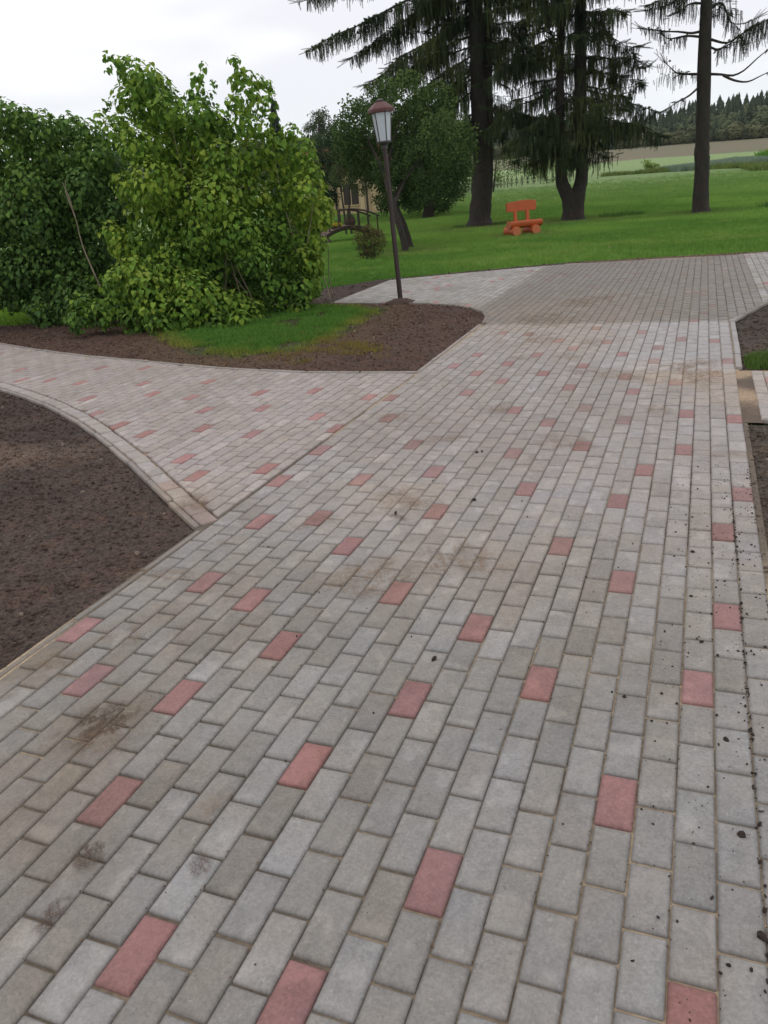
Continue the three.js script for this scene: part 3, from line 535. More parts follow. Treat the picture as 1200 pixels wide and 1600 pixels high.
// pixel-free clump tables: metres
const lilacBlobs = [[-2.95,3.42,12.23,0.21,0.45],[-2.72,3.24,11.93,0.26,0.5],[-2.63,3.17,12.23,0.23,0.45],[-3.0,3.07,12.05,0.21,0.5],[-2.76,2.93,12.04,0.26,0.55],[-2.42,2.86,11.7,0.22,0.5],[-2.16,3.06,12.23,0.11,0.35],[-1.99,2.79,11.55,0.19,0.4],[-1.79,2.71,11.73,0.17,0.45],[-1.98,2.54,11.85,0.26,0.5],[-3.23,2.69,12.1,0.23,0.45],[-2.89,2.48,11.69,0.29,0.55],[-2.57,2.44,12.15,0.33,0.6],[-2.26,2.25,12.24,0.33,0.6],[-1.81,2.2,11.66,0.28,0.6],[-2.31,2.65,11.97,0.21,0.5],[-2.74,1.99,11.56,0.35,0.7],[-2.38,1.84,11.82,0.38,0.7],[-1.96,1.72,11.58,0.37,0.65],[-1.64,1.78,12.22,0.33,0.6],[-3.17,1.99,11.86,0.23,0.6],[-3.11,1.64,12.21,0.26,0.7],[-1.51,2.23,12.1,0.27,0.6],[-2.7,1.48,12.16,0.34,0.55],[-2.17,1.32,11.67,0.34,0.5],[-1.76,1.29,11.6,0.32,0.5],[-3.13,1.21,11.97,0.24,0.4],[-1.55,0.93,11.67,0.27,0.35],[-2.23,0.86,12.06,0.34,0.35],[-2.63,1.0,11.84,0.31,0.5],[-3.44,1.24,11.92,0.2,0.75],[-3.42,1.04,12.21,0.25,0.75],[-3.54,1.4,11.92,0.17,0.7],[-1.44,3.37,11.63,0.08,0.5,0.75],[-1.39,3.26,11.66,0.08,0.55,0.75],[-1.5,3.15,11.93,0.12,0.55,0.75],[-1.33,3.21,11.92,0.09,0.6,0.75],[-1.21,3.16,12.0,0.09,0.6,0.75],[-1.09,3.09,11.83,0.09,0.6,0.75],[-1.04,3.03,12.0,0.05,0.6,0.75],[-1.27,2.95,11.83,0.1,0.55,0.75],[-1.41,2.82,11.99,0.11,0.5,0.75],[-1.19,2.85,12.09,0.08,0.55,0.75],[-1.52,2.88,11.68,0.12,0.5,0.75],[-1.5,2.62,11.81,0.19,0.5,0.75],[-1.21,2.56,11.9,0.12,0.55,0.75],[-1.07,2.72,12.03,0.07,0.5,0.75],[-3.11,3.56,11.73,0.06,0.3,0.75],[-3.05,3.51,11.94,0.08,0.35,0.75],[-3.17,3.42,11.99,0.05,0.35,0.75],[-2.03,3.16,12.18,0.07,0.4,0.75],[-1.91,3.22,11.8,0.06,0.4,0.75],[-1.9,3.38,12.0,0.06,0.35,0.75],[-2.03,3.22,11.68,0.06,0.3,0.75],[-3.28,3.0,11.9,0.07,0.4,0.75],[-3.33,2.86,11.68,0.07,0.45,0.75],[-2.9,0.82,11.64,0.31,0.48],[-3.03,0.65,11.3,0.3,0.58],[-2.74,0.59,11.58,0.33,0.63],[-2.37,0.55,11.29,0.31,0.58],[-3.43,0.46,11.63,0.28,0.38],[-2.94,0.38,11.28,0.31,0.48],[-2.54,0.31,11.23,0.31,0.58],[-2.15,0.34,11.4,0.29,0.48],[-1.92,0.25,11.59,0.26,0.53],[-1.65,0.18,11.6,0.19,0.58],[-3.33,0.21,11.42,0.22,0.28],[-2.89,0.16,11.06,0.2,0.28],[-2.52,0.07,11.42,0.2,0.28],[-2.11,0.1,11.17,0.18,0.28],[-3.79,0.33,11.51,0.22,0.33],[-4.08,0.45,11.63,0.22,0.33],[-4.12,0.29,11.36,0.18,0.22999999999999998],[-3.49,0.76,11.42,0.22,0.48],[-1.77,0.14,11.05,0.14,0.48],[-3.18,0.87,11.38,0.23,0.58]];
const lilacRight = [[-1.11,2.36,11.98,0.2,0.55],[-0.85,2.52,12.27,0.13,0.5],[-0.73,2.25,12.12,0.22,0.6],[-1.0,2.08,12.36,0.28,0.65],[-0.59,2.01,11.93,0.14,0.6],[-0.71,1.75,11.97,0.27,0.7],[-0.5,1.53,12.31,0.13,0.85],[-0.42,1.42,12.21,0.08,0.85],[-1.14,1.65,12.24,0.28,0.6],[-0.78,1.4,12.41,0.27,0.75],[-1.24,1.22,12.19,0.26,0.35],[-0.9,1.05,12.39,0.27,0.5],[-0.65,1.0,12.21,0.15,0.65],[-1.14,0.69,12.46,0.27,0.35],[-0.79,0.68,12.3,0.21,0.6],[-1.33,0.43,11.99,0.25,0.25],[-1.01,0.37,12.12,0.25,0.35],[-0.81,0.34,12.42,0.16,0.5],[-1.29,0.08,12.11,0.19,0.25],[-0.99,0.1,12.01,0.19,0.3],[-0.56,1.35,12.18,0.17,0.75],[-0.85,0.79,12.14,0.23,0.65],[-1.08,-0.1,12.27,0.12,0.2],[-1.86,0.52,12.7,0.24,0.2],[-1.72,0.37,12.8,0.24,0.2],[-2.05,0.6,12.8,0.24,0.25],[-2.26,0.52,12.8,0.24,0.25],[-4.27,0.53,12.9,0.25,0.25]];
const darkBlobs = [[-5.42,3.11,13.16,0.35,0.5],[-5.09,3.11,13.03,0.23,0.5],[-4.9,3.02,13.14,0.25,0.5],[-4.64,2.92,13.14,0.27,0.5],[-4.53,2.86,13.48,0.24,0.5],[-4.26,2.91,13.54,0.2,0.5],[-3.99,2.79,13.29,0.22,0.55],[-4.16,2.95,12.91,0.13,0.45],[-5.23,2.67,13.36,0.36,0.6],[-4.81,2.5,13.33,0.36,0.55],[-4.4,2.51,13.43,0.34,0.55],[-3.89,2.5,13.09,0.27,0.6],[-5.03,2.14,12.89,0.35,0.6],[-4.71,2.03,13.28,0.36,0.5],[-4.14,2.07,12.94,0.33,0.4],[-4.0,1.97,13.38,0.28,0.3],[-5.5,1.71,13.41,0.35,0.5],[-4.92,1.58,13.14,0.36,0.45],[-4.55,1.54,13.51,0.35,0.4],[-3.98,1.51,12.97,0.26,0.3],[-5.63,1.18,13.51,0.36,0.4],[-5.0,1.1,13.18,0.37,0.4],[-4.63,1.01,13.38,0.35,0.35],[-4.26,1.03,13.38,0.25,0.3],[-5.6,0.72,13.54,0.28,0.35],[-5.16,0.58,13.53,0.36,0.35],[-4.51,0.6,12.88,0.31,0.4],[-5.22,0.36,12.86,0.25,0.3],[-5.03,0.19,13.23,0.3,0.3],[-5.14,0.1,12.87,0.19,0.3],[-4.96,-0.04,13.31,0.17,0.3],[-5.74,2.74,13.22,0.39,0.5],[-5.93,2.22,13.32,0.42,0.5],[-6.07,1.67,13.16,0.42,0.4],[-6.07,1.1,13.04,0.34,0.35],[-5.99,0.65,13.51,0.23,0.3],[-3.87,2.29,13.36,0.26,0.35],[-3.76,1.68,12.85,0.22,0.3],[-6.13,2.58,12.92,0.48,0.5],[-6.55,1.8,13.29,0.51,0.4],[-5.78,0.88,13.05,0.37,0.3],[-5.39,0.94,13.14,0.41,0.3],[-4.92,0.68,13.4,0.42,0.35],[-4.96,1.77,13.1,0.5,0.3],[-4.5,1.73,13.5,0.41,0.3],[-6.2,0.58,13.35,0.32,0.3],[-5.76,0.46,13.24,0.21,0.3],[-4.76,0.31,12.98,0.31,0.3]];
const bareStems = [[[-3.99,0.6,12.3,0.012],[-4.08,1.0,12.3,0.0104],[-4.13,1.27,12.3,0.0088],[-4.14,1.59,12.3,0.0072],[-4.17,1.9,12.3,0.0056],[-4.22,2.12,12.3,0.004]],[[-4.14,1.59,12.3,0.008],[-4.16,1.72,12.3,0.0067],[-4.2,1.99,12.3,0.0053],[-4.17,2.14,12.3,0.004]]];
const appleBlobs = [[1.0,4.07,24.35,0.43,0.5],[1.78,4.11,25.34,0.59,0.5],[2.57,3.86,25.97,0.65,0.5],[0.23,3.49,23.41,0.42,0.4],[-0.06,3.21,23.58,0.39,0.4],[0.78,3.35,25.27,0.56,0.4],[1.73,3.21,25.53,0.72,0.45],[2.46,2.85,23.45,0.63,0.45],[3.34,2.91,25.52,0.46,0.5],[0.16,2.72,25.4,0.53,0.35],[1.09,2.46,25.13,0.64,0.3],[1.94,2.19,24.15,0.66,0.3],[2.8,2.05,24.44,0.56,0.35],[0.83,2.03,24.23,0.37,0.3],[1.24,1.66,25.55,0.51,0.25],[1.81,1.52,24.12,0.37,0.3],[0.72,1.35,24.1,0.19,0.35],[0.91,1.14,25.82,0.18,0.35],[-0.21,2.94,25.78,0.39,0.35],[0.6,4.43,25.91,0.15,0.5],[0.29,4.07,25.46,0.15,0.5],[0.02,4.05,23.44,0.07,0.5],[-0.12,3.83,23.45,0.1,0.5],[-0.32,3.48,24.76,0.26,0.4],[3.42,2.29,25.6,0.39,0.4]];
const apple2Blobs = [[3.35,3.03,45.65,1.24,0.3],[4.63,2.59,44.91,1.09,0.35],[3.63,1.73,45.87,1.05,0.25],[4.59,1.33,43.46,0.8,0.3],[3.09,1.14,43.66,0.67,0.25],[4.44,0.71,44.0,0.41,0.35],[5.31,1.58,43.77,0.6,0.4],[2.47,1.81,43.94,0.6,0.3],[2.71,0.8,43.36,0.27,0.4]];
const fieldTreeBlobs = [[7.65,2.66,62.75,1.14,0.5],[8.99,2.83,62.06,0.75,0.55],[11.29,2.51,63.08,0.86,0.6],[13.39,2.19,63.89,0.68,0.6],[8.35,1.72,62.89,0.58,0.6],[10.59,1.99,63.25,0.43,0.6],[6.96,2.06,63.22,0.67,0.5],[14.85,1.98,63.87,0.78,0.5]];
const youngBlobs = [[-0.32,3.28,37.47,0.56,0.5],[0.2,2.85,37.65,0.62,0.5],[-0.53,2.5,36.67,0.56,0.55],[0.28,2.2,37.81,0.57,0.5],[1.0,2.62,36.37,0.44,0.5],[0.85,2.26,36.82,0.25,0.5]];
const birchBlobs = [[-2.25,6.53,58.95,0.52,0.5],[-1.74,6.56,57.33,0.42,0.55],[-2.58,5.82,59.54,0.71,0.5],[-1.72,5.54,59.44,0.71,0.5],[-2.16,4.44,56.66,0.93,0.5],[-3.04,4.33,56.92,0.6,0.45],[-1.12,4.15,56.21,0.59,0.45],[-2.18,3.35,59.43,0.9,0.45],[-1.21,5.56,57.36,0.34,0.5]];
const redBushBlobs = [[0.25,0.67,21.68,0.17,0.6],[0.03,0.53,21.66,0.2,0.5],[0.45,0.51,21.46,0.2,0.5],[0.22,0.36,21.58,0.24,0.4],[0.06,0.21,21.69,0.17,0.3],[0.39,0.19,21.57,0.17,0.3],[0.22,0.1,21.68,0.14,0.3],[-0.11,0.77,21.67,0.07,0.6],[0.61,0.37,21.44,0.1,0.5]];
const darkTreeBlobs = [[-1.51,3.79,43.79,0.66,0.5],[-0.95,4.33,43.54,0.39,0.6],[-1.73,3.04,43.25,0.72,0.45],[-0.92,3.15,43.91,0.53,0.3],[-1.5,2.27,43.47,0.66,0.3],[-0.99,2.55,44.13,0.47,0.3],[-1.91,1.54,43.41,0.6,0.3],[-1.32,1.55,44.02,0.4,0.3],[-1.89,0.72,44.9,0.42,0.4],[-0.14,4.28,43.74,0.52,0.5],[0.13,3.71,44.91,0.47,0.45],[0.39,3.02,43.11,0.46,0.45],[-0.12,2.88,44.1,0.4,0.4],[0.81,3.93,44.2,0.4,0.5]];

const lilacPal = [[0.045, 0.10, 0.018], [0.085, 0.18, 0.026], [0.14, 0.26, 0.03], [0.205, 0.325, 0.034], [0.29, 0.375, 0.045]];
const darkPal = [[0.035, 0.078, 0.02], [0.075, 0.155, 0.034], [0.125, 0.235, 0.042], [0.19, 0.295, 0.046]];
const withBack = (b, dz, den) => [...b, ...b.map(q => [q[0] * 1.0 - 0.05, q[1] * 0.97, q[2] + dz + q[3] * 0.5, q[3] * 1.05, Math.max(0, q[4] - 0.25), (q[5] ?? 1) * den])];
const fan = (bx, bd, blobs, every, r0, seed) => { const r = rng(seed); return blobs.filter((_, i) => i % every === 0).map(b => { const x0 = bx + (r() - 0.5) * 0.9, d0 = bd + (r() - 0.5) * 0.7; return [[x0, -0.05, d0, r0], [mix(x0, b[0], 0.25) + (r() - 0.5) * 0.1, b[1] * 0.35, mix(d0, b[2], 0.3), r0 * 0.8], [mix(x0, b[0], 0.65) + (r() - 0.5) * 0.1, b[1] * 0.72, mix(d0, b[2], 0.7), r0 * 0.55], [b[0], b[1], b[2], r0 * 0.3]]; }); };
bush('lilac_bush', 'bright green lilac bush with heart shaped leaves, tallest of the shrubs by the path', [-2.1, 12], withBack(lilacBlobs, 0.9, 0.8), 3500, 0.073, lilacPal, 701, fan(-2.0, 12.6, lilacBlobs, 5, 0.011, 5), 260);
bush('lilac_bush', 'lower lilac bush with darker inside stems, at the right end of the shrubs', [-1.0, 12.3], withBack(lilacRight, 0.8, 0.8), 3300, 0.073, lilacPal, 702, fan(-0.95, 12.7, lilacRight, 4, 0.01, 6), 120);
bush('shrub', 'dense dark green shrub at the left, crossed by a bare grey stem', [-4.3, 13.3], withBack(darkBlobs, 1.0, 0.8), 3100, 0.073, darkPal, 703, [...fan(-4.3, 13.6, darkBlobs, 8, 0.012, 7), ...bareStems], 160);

// sprig of small leaves for trees farther off
const sprigGeo = (() => {
  const r = rng(31), h = [];
  for (let i = 0; i < 8; i++) {
    const c = V((r() - 0.5) * 1.3, (r() - 0.5) * 1.3, (r() - 0.5) * 1.1), n = V(r() - 0.5, r() * 0.9, r() - 0.5).normalize(), a = V(r() - 0.5, -r(), r() - 0.5).cross(n).normalize(), b = n.clone().cross(a), l = 0.34 + r() * 0.2, w = l * 0.42;
    const P = (x, y) => c.clone().addScaledVector(a, x).addScaledVector(b, y); const q = [P(0, -l * 0.5), P(w, 0), P(0, l * 0.5), P(-w, 0)];
    for (const k of [0, 1, 2, 0, 2, 3]) h.push(q[k].x, q[k].y, q[k].z);
  }
  return geom(h, null);
})();
const crownMat = new THREE.MeshPhysicalMaterial({ color: 0xffffff, roughness: 0.95, specularIntensity: 0.25, side: THREE.DoubleSide });
function leafyTree(name, label, cat, base, blobs, perArea, size, palette, seed, trunks, group) {
  const y0 = ground(base[1]) - 0.05, t = thing(name, label, cat, [base[0], y0, -base[1]], 0, group);
  trunks.forEach(s => { const pts = smooth(s.map(p => W3(p[0], p[1], p[2])), 14); mesh(numberedIn(t, 'trunk'), tube(pts, radAt(s.map(p => p[3]), 14), 9, true, 0.12, seed), barkMat, t); });
  const [ms, cs] = leaves(blobs, perArea, size, palette, seed, 1.1); const inv = new THREE.Matrix4().makeTranslation(-base[0], -y0, base[1]);
  instances('crown', sprigGeo, crownMat, ms.map(m => inv.clone().multiply(m)), cs, t); return t;
}
const applePal = [[0.024, 0.046, 0.016], [0.046, 0.08, 0.026], [0.078, 0.125, 0.038], [0.13, 0.17, 0.055]];
leafyTree('apple_tree', 'old apple tree with a leaning trunk and dark wide crown behind the lamp post', 'tree', [1.25, 23.4], withBack(appleBlobs, 1.2, 0.8), 620, 0.15, applePal, 801,
  [[[0.03, 0, 0, 0.11], [-0.05, 0.5, 0, 0.09], [-0.25, 1.3, 0.1, 0.085], [-0.5, 2.4, 0.9, 0.05], [-0.9, 3.4, 1.4, 0.02]], [[-0.25, 1.3, 0.1, 0.06], [0.3, 2.1, 1.0, 0.04], [1.1, 2.9, 1.6, 0.02]], [[-0.28, 1.5, 0.2, 0.05], [-0.2, 2.6, 1.3, 0.04], [0.2, 3.6, 1.6, 0.02]], [[0.26, 0.05, 1.4, 0.1], [0.1, 0.7, 1.4, 0.085], [-0.1, 1.5, 1.5, 0.06], [0.5, 2.4, 1.6, 0.02]]]);
leafyTree('apple_tree', 'farther dark tree with foliage hanging low over its short trunk, left of the spruces', 'tree', [3.7, 44], withBack(apple2Blobs, 1.5, 0.8), 300, 0.22, applePal, 802, [[[0, 0, 0, 0.34], [0.05, 0.8, 0, 0.27], [0, 1.8, 0, 0.22], [-0.2, 3.2, 0.4, 0.1]]]);
leafyTree('fruit_tree', 'light green group of slim field trees seen past the spruce trunk', 'tree', [9.3, 63], fieldTreeBlobs, 130, 0.26, [[0.05, 0.085, 0.03], [0.10, 0.16, 0.05], [0.16, 0.22, 0.07]], 803, [[[-1.6, 0, 0, 0.09], [-1.8, 2, 0, 0.06]], [[-0.6, 0, 0, 0.08], [-0.5, 2.2, 0, 0.05]], [[0.4, 0, 0, 0.1], [0.6, 2.2, 0, 0.06]], [[1.0, 0, 0, 0.08], [1.3, 2.2, 0, 0.05]]]);
leafyTree('young_tree', 'young tree with two thin stems in front of the wooden house', 'tree', [-0.35, 36.5], withBack(youngBlobs, 0.8, 0.8), 420, 0.16, [[0.035, 0.06, 0.022], [0.075, 0.105, 0.04], [0.12, 0.15, 0.06]], 804, [[[-0.25, 0, 0, 0.05], [-0.28, 1.4, 0, 0.04], [-0.4, 3.4, 0, 0.02]], [[-0.02, 0, 0, 0.05], [0, 1.4, 0, 0.04], [0.3, 3.2, 0, 0.02]]]);
leafyTree('birch_tree', 'pale grey green tree rising behind the house roof', 'tree', [-2.3, 58], withBack(birchBlobs, 1.2, 0.8), 230, 0.24, [[0.04, 0.06, 0.035], [0.08, 0.11, 0.06], [0.13, 0.16, 0.10]], 805, [[[0, 0, 0, 0.16], [0.1, 3, 0, 0.12], [0.2, 6.2, 0, 0.04]]]);
leafyTree('dark_tree', 'dark dense tree standing in front of the left end of the wooden house', 'tree', [-1.7, 44], withBack(darkTreeBlobs, 1.0, 0.8), 330, 0.2, [[0.02, 0.038, 0.022], [0.04, 0.068, 0.034], [0.075, 0.105, 0.048]], 807, [[[0, 0, 0, 0.16], [0, 2, 0, 0.12], [0.1, 4, 0, 0.05]]]);
leafyTree('berry_bush', 'small reddish bush alone on the lawn, left of the lamp post', 'bush', [0.25, 21.5], withBack(redBushBlobs, 0.2, 0.8), 1700, 0.07, [[0.035, 0.03, 0.015], [0.075, 0.06, 0.03], [0.11, 0.12, 0.035], [0.12, 0.07, 0.045]], 806, [[[-0.1, 0, 0, 0.014], [-0.2, 0.6, 0, 0.008]], [[0.05, 0, 0, 0.014], [0.15, 0.6, 0.05, 0.008]], [[0, 0, 0.05, 0.014], [0.02, 0.7, 0.1, 0.008]]]);

// spruces: bark covered trunks, drooping limbs, curtains of hanging twigs
const strandGeo = (() => {
  const r = rng(41), h = [];
  for (let i = 0; i < 22; i++) for (let k = 0; k < 3; k++) {
    const y = -i / 22, a = k * 2.094 + i * 1.1 + r() * 0.8, l = (0.10 + r() * 0.06) * (1 - 0.55 * i / 22), dy = -0.05 - r() * 0.05, w = 0.016;
    const x = Math.cos(a) * l, z = Math.sin(a) * l, px = -Math.sin(a) * w, pz = Math.cos(a) * w;
    h.push(px, y + 0.02, pz, -px, y + 0.02, -pz, x, y + dy, z);
  }
  h.push(-0.012, 0, 0, 0.012, 0, 0, 0, -1.04, 0, 0, 0, -0.012, 0, 0, 0.012, 0, -1.04, 0);
  return geom(h, null);
})();
const needleMat = new THREE.MeshPhysicalMaterial({ color: 0xffffff, roughness: 0.95, specularIntensity: 0.25, side: THREE.DoubleSide });
const sprucePal = [[0.028, 0.044, 0.025], [0.052, 0.078, 0.036], [0.085, 0.115, 0.046], [0.125, 0.145, 0.05]];
function strandsOn(pts, opt, r, ms, cs) {                       // hang twigs under one limb (points in metres)
  const crv = new THREE.CatmullRomCurve3(pts), T = crv.getLength(), e = new THREE.Euler(), q = new THREE.Quaternion();
  const n = Math.round(T / opt.step), yaw0 = r() * 6;
  for (let i = 0; i < n; i++) {
    const t = mix(opt.from, 1, (i + r()) / n), p = crv.getPointAt(t), g = crv.getTangentAt(t), side = V(-g.z, 0, g.x).normalize();
    if (vnoise(t * 19 + yaw0, yaw0, 3) < opt.gaps) continue;
    const lb = opt.wide * (0.35 + 0.65 * r()) * Math.min(1, (1.08 - t) * 2.2), s = i % 2 ? 1 : -1, m = Math.max(1, Math.round(lb / 0.085));
    for (let k = 0; k < m; k++) {
      const d = (k + r()) / m * lb, o = p.clone().addScaledVector(side, s * d).addScaledVector(g, d * 0.5); o.y -= d * d * 0.25 - 0.02 + r() * 0.03;
      const len = opt.len * (0.35 + 0.75 * r()) * (0.55 + 0.6 * vnoise(t * 9, yaw0, 5)) * Math.min(1, 0.3 + (1 - t) * 2.5), w = opt.w * (0.8 + 0.5 * r());
      const lift = r() < 0.16; if (lift) q.setFromUnitVectors(V(0, -1, 0), side.clone().multiplyScalar(s * (0.3 + r())).addScaledVector(g, 0.6 * r()).add(V(0, 0.25 - r() * 0.6, 0)).normalize()); else q.setFromEuler(e.set((r() - 0.5) * 0.55, r() * 6.28, (r() - 0.5) * 0.55)); ms.push(new THREE.Matrix4().compose(o, q, V(w, lift ? len * 0.55 : len, w)));
      const c = clamp(opt.tone + (r() - 0.5) * 0.5 + (vnoise(o.x * 1.1, o.y * 1.1 + o.z, 9) - 0.5) * 0.9, 0, 1) * 3, j = Math.min(2, Math.floor(c)); cs.push(opt.pal ? mix3(opt.pal[0], opt.pal[1], c / 3) : mix3(sprucePal[j], sprucePal[j + 1], c - j));
    }
  }
  // upturned tip and side shoots
  for (let k = 0; k < 6; k++) { const p = crv.getPointAt(1 - r() * 0.12), g = crv.getTangentAt(0.97); q.setFromUnitVectors(V(0, -1, 0), g.clone().add(V((r() - 0.5) * 0.9, r() * 0.4, (r() - 0.5) * 0.9)).normalize()); ms.push(new THREE.Matrix4().compose(p, q, V(opt.w, 0.3 + r() * 0.25, opt.w))); cs.push(opt.pal ? opt.pal[1] : sprucePal[1]); }
}
function limbPoints(p0, az, len, s0, droop, lift) { const pts = []; for (let i = 0; i <= 6; i++) { const t = i / 6; pts.push(V(p0.x + Math.cos(az) * len * t, p0.y + len * (s0 * t - droop * t * t + lift * t * t * t), p0.z - Math.sin(az) * len * t)); } return pts; }
function spruce(label, base, trunkSpecs, limbs, opt, seed) {
  const y0 = ground(base[1]) - 0.03, t = thing('spruce_tree', label, 'tree', [base[0], y0, -base[1]]), r = rng(seed), ms = [], cs = [];
  const gs = trunkSpecs.map((s, i) => { const pts = smooth(s.map(p => V(p[0] - base[0], p[1] - y0, -(p[2] - base[1]))), 26); return tube(pts, radAt(s.map(p => p[3]), 26), 14, true, 0.09, seed + i); });
  gs.forEach(g => mesh(numberedIn(t, 'trunk'), g, barkMat, t));
  for (const l of limbs) {
    let pts = l.pts ? l.pts.map(p => V(p[0] - base[0], p[1] - y0, -(p[2] - base[1]))) : limbPoints(V(l.x - base[0], l.y - y0, -(l.d - base[1])), l.az, l.len, l.s0, l.droop, l.lift);
    pts = pts.map((p, i) => i ? p.clone().add(V((r() - 0.5) * 0.28, (r() - 0.5) * 0.2, (r() - 0.5) * 0.28).multiplyScalar(l.pts ? 0.25 : 1)) : p);
    const r0 = l.r ?? 0.014 + 0.007 * l.len; mesh(numberedIn(t, 'branch'), tube(smooth(pts, 12), radAt([r0, r0 * 0.75, r0 * 0.45, 0.008], 12), 6), barkMat, t);
    if (!l.bare) strandsOn(pts, { ...opt, ...l.opt }, r, ms, cs);
  }
  instances('foliage', strandGeo, needleMat, ms, cs, t); return t;
}
function whorls(r, x, d, y0, y1, dy, lenFn, per, skip = () => false) {
  const out = []; let a = r() * 6;
  for (let y = y0; y < y1; y += dy * (0.7 + 0.6 * r())) for (let k = 0; k < per; k++) { a += 2.4 + (r() - 0.5) * 0.6; const len = lenFn(y, a) * (0.75 + 0.45 * r()); if (len < 0.4 || skip(y, a, r) || (Math.sin(a) < -0.5 && r() < 0.45)) continue; out.push({ x, d, y: y + (r() - 0.5) * 0.3, az: a, len, s0: 0.06 + r() * 0.1 - (y < 5 ? 0.12 : 0), droop: 0.42 + r() * 0.2, lift: 0.2 + r() * 0.14 }); }
  return out;
}
{
  const r = rng(901), A = Math.PI;
  const left = [ // long limbs that reach to the left over the lawn
    { x: 5, d: 34, y: 9.9, az: A * 0.98, len: 6.6, s0: -0.02, droop: 0.3, lift: 0.09, opt: { len: 0.85 } }, { x: 5, d: 34, y: 8.5, az: A * 1.03, len: 6.3, s0: -0.06, droop: 0.42, lift: 0.2, opt: { len: 0.95, wide: 0.9 } },
    { x: 5, d: 34, y: 8.3, az: A * 0.93, len: 5.0, s0: -0.05, droop: 0.5, lift: 0.16, opt: { len: 0.9 } }, { x: 5, d: 34, y: 7.3, az: A * 1.08, len: 4.4, s0: -0.12, droop: 0.5, lift: 0.18, opt: { len: 0.9 } },
    { x: 5, d: 34, y: 6.8, az: A * 0.99, len: 4.6, s0: -0.2, droop: 0.42, lift: 0.12, opt: { len: 0.8 } }, { x: 5, d: 34, y: 6.2, az: A * 1.02, len: 3.6, s0: -0.25, droop: 0.5, lift: 0.12 }, { x: 5, d: 34, y: 5.6, az: A * 0.95, len: 3.2, s0: -0.35, droop: 0.4, lift: 0.1 },
    { x: 5, d: 34, y: 5.0, az: A * 1.04, len: 2.6, s0: -0.35, droop: 0.5, lift: 0.1 }, { x: 5, d: 34, y: 4.2, az: A * 1.0, len: 2.4, s0: -0.4, droop: 0.4, lift: 0.1 }, { x: 5, d: 34, y: 10.8, az: A, len: 6, s0: -0.02, droop: 0.28, lift: 0.1 }];
  const other = whorls(r, 5.2, 34, 3.6, 12.5, 0.62, (y, a) => Math.cos(a) > 0.2 ? 2.6 : 2.9 - (y < 4.5 ? 0.8 : 0), 3, (y, a, rr) => y < 5 && Math.sin(a) < -0.3 && rr() < 0.3);
  const fork = whorls(r, 5.6, 34.1, 4.5, 12, 0.85, () => 2.0, 2);
  spruce('large spruce with twin trunks and long drooping limbs, left of the bench', [5.0, 34],
    [[[4.97, -0.1, 34, 0.6], [4.98, 0.25, 34, 0.47], [5.05, 0.9, 34, 0.41], [5.12, 1.8, 34, 0.37], [5.1, 4, 34, 0.32], [5.06, 8, 34, 0.26], [5.05, 13, 34, 0.12]], [[5.25, 0.6, 34.05, 0.2], [5.38, 1.6, 34.1, 0.2], [5.45, 3, 34.15, 0.18], [5.56, 8, 34.2, 0.14], [5.6, 12, 34.2, 0.06]]],
    [...left.map(l => ({ ...l, opt: { len: 0.95, ...l.opt, gaps: 0.14, wide: 1.1, step: 0.06 } })), ...other, ...fork], { from: 0.1, step: 0.075, gaps: 0.3, wide: 0.95, len: 0.78, w: 0.5, tone: 0.4 }, 911);
  const r2 = rng(903);
  const wl = whorls(r2, 7.88, 32.3, 2.5, 11, 0.6, (y) => 2.5 - (y < 3.4 ? 0.5 : 0), 3, (y, a, rr) => y > 5.2 && rr() < 0.15), wr = whorls(r2, 8.65, 32.3, 2.6, 11, 0.6, (y) => 2.5 - (y < 3.4 ? 0.6 : 0), 3, (y, a, rr) => y > 5.2 && Math.cos(a) > 0.3 && rr() < 0.35);
  const special = [{ x: 8.6, d: 32.3, y: 4.5, az: -0.15, len: 2.9, s0: -0.1, droop: 0.35, lift: 0.1, opt: { len: 0.9, gaps: 0.05 } }, { x: 8.6, d: 32.3, y: 3.7, az: -0.5, len: 3.0, s0: -0.1, droop: 0.3, lift: 0.05, opt: { len: 0.95, gaps: 0.0 } }, { x: 8.6, d: 32.3, y: 5.6, az: 0.25, len: 2.8, s0: 0.0, droop: 0.3, lift: 0.12 }, { x: 7.9, d: 32.3, y: 4.6, az: A * 0.95, len: 3.0, s0: -0.1, droop: 0.4, lift: 0.1, opt: { len: 1.0, gaps: 0 } }, { x: 7.9, d: 32.3, y: 3.6, az: A * 1.15, len: 2.8, s0: -0.12, droop: 0.3, lift: 0.05, opt: { len: 1.0, gaps: 0 } }, { x: 7.9, d: 32.3, y: 6.2, az: A * 1.05, len: 3.0, s0: -0.1, droop: 0.4, lift: 0.1, opt: { len: 1.0, gaps: 0 } }, { x: 8.4, d: 32.3, y: 4.2, az: A * 1.5, len: 2.2, s0: -0.1, droop: 0.35, lift: 0.05, opt: { len: 0.9 } }, { x: 8.4, d: 32.3, y: 3.4, az: A * 1.4, len: 2.0, s0: -0.1, droop: 0.35, lift: 0.05, opt: { len: 0.8 } }];
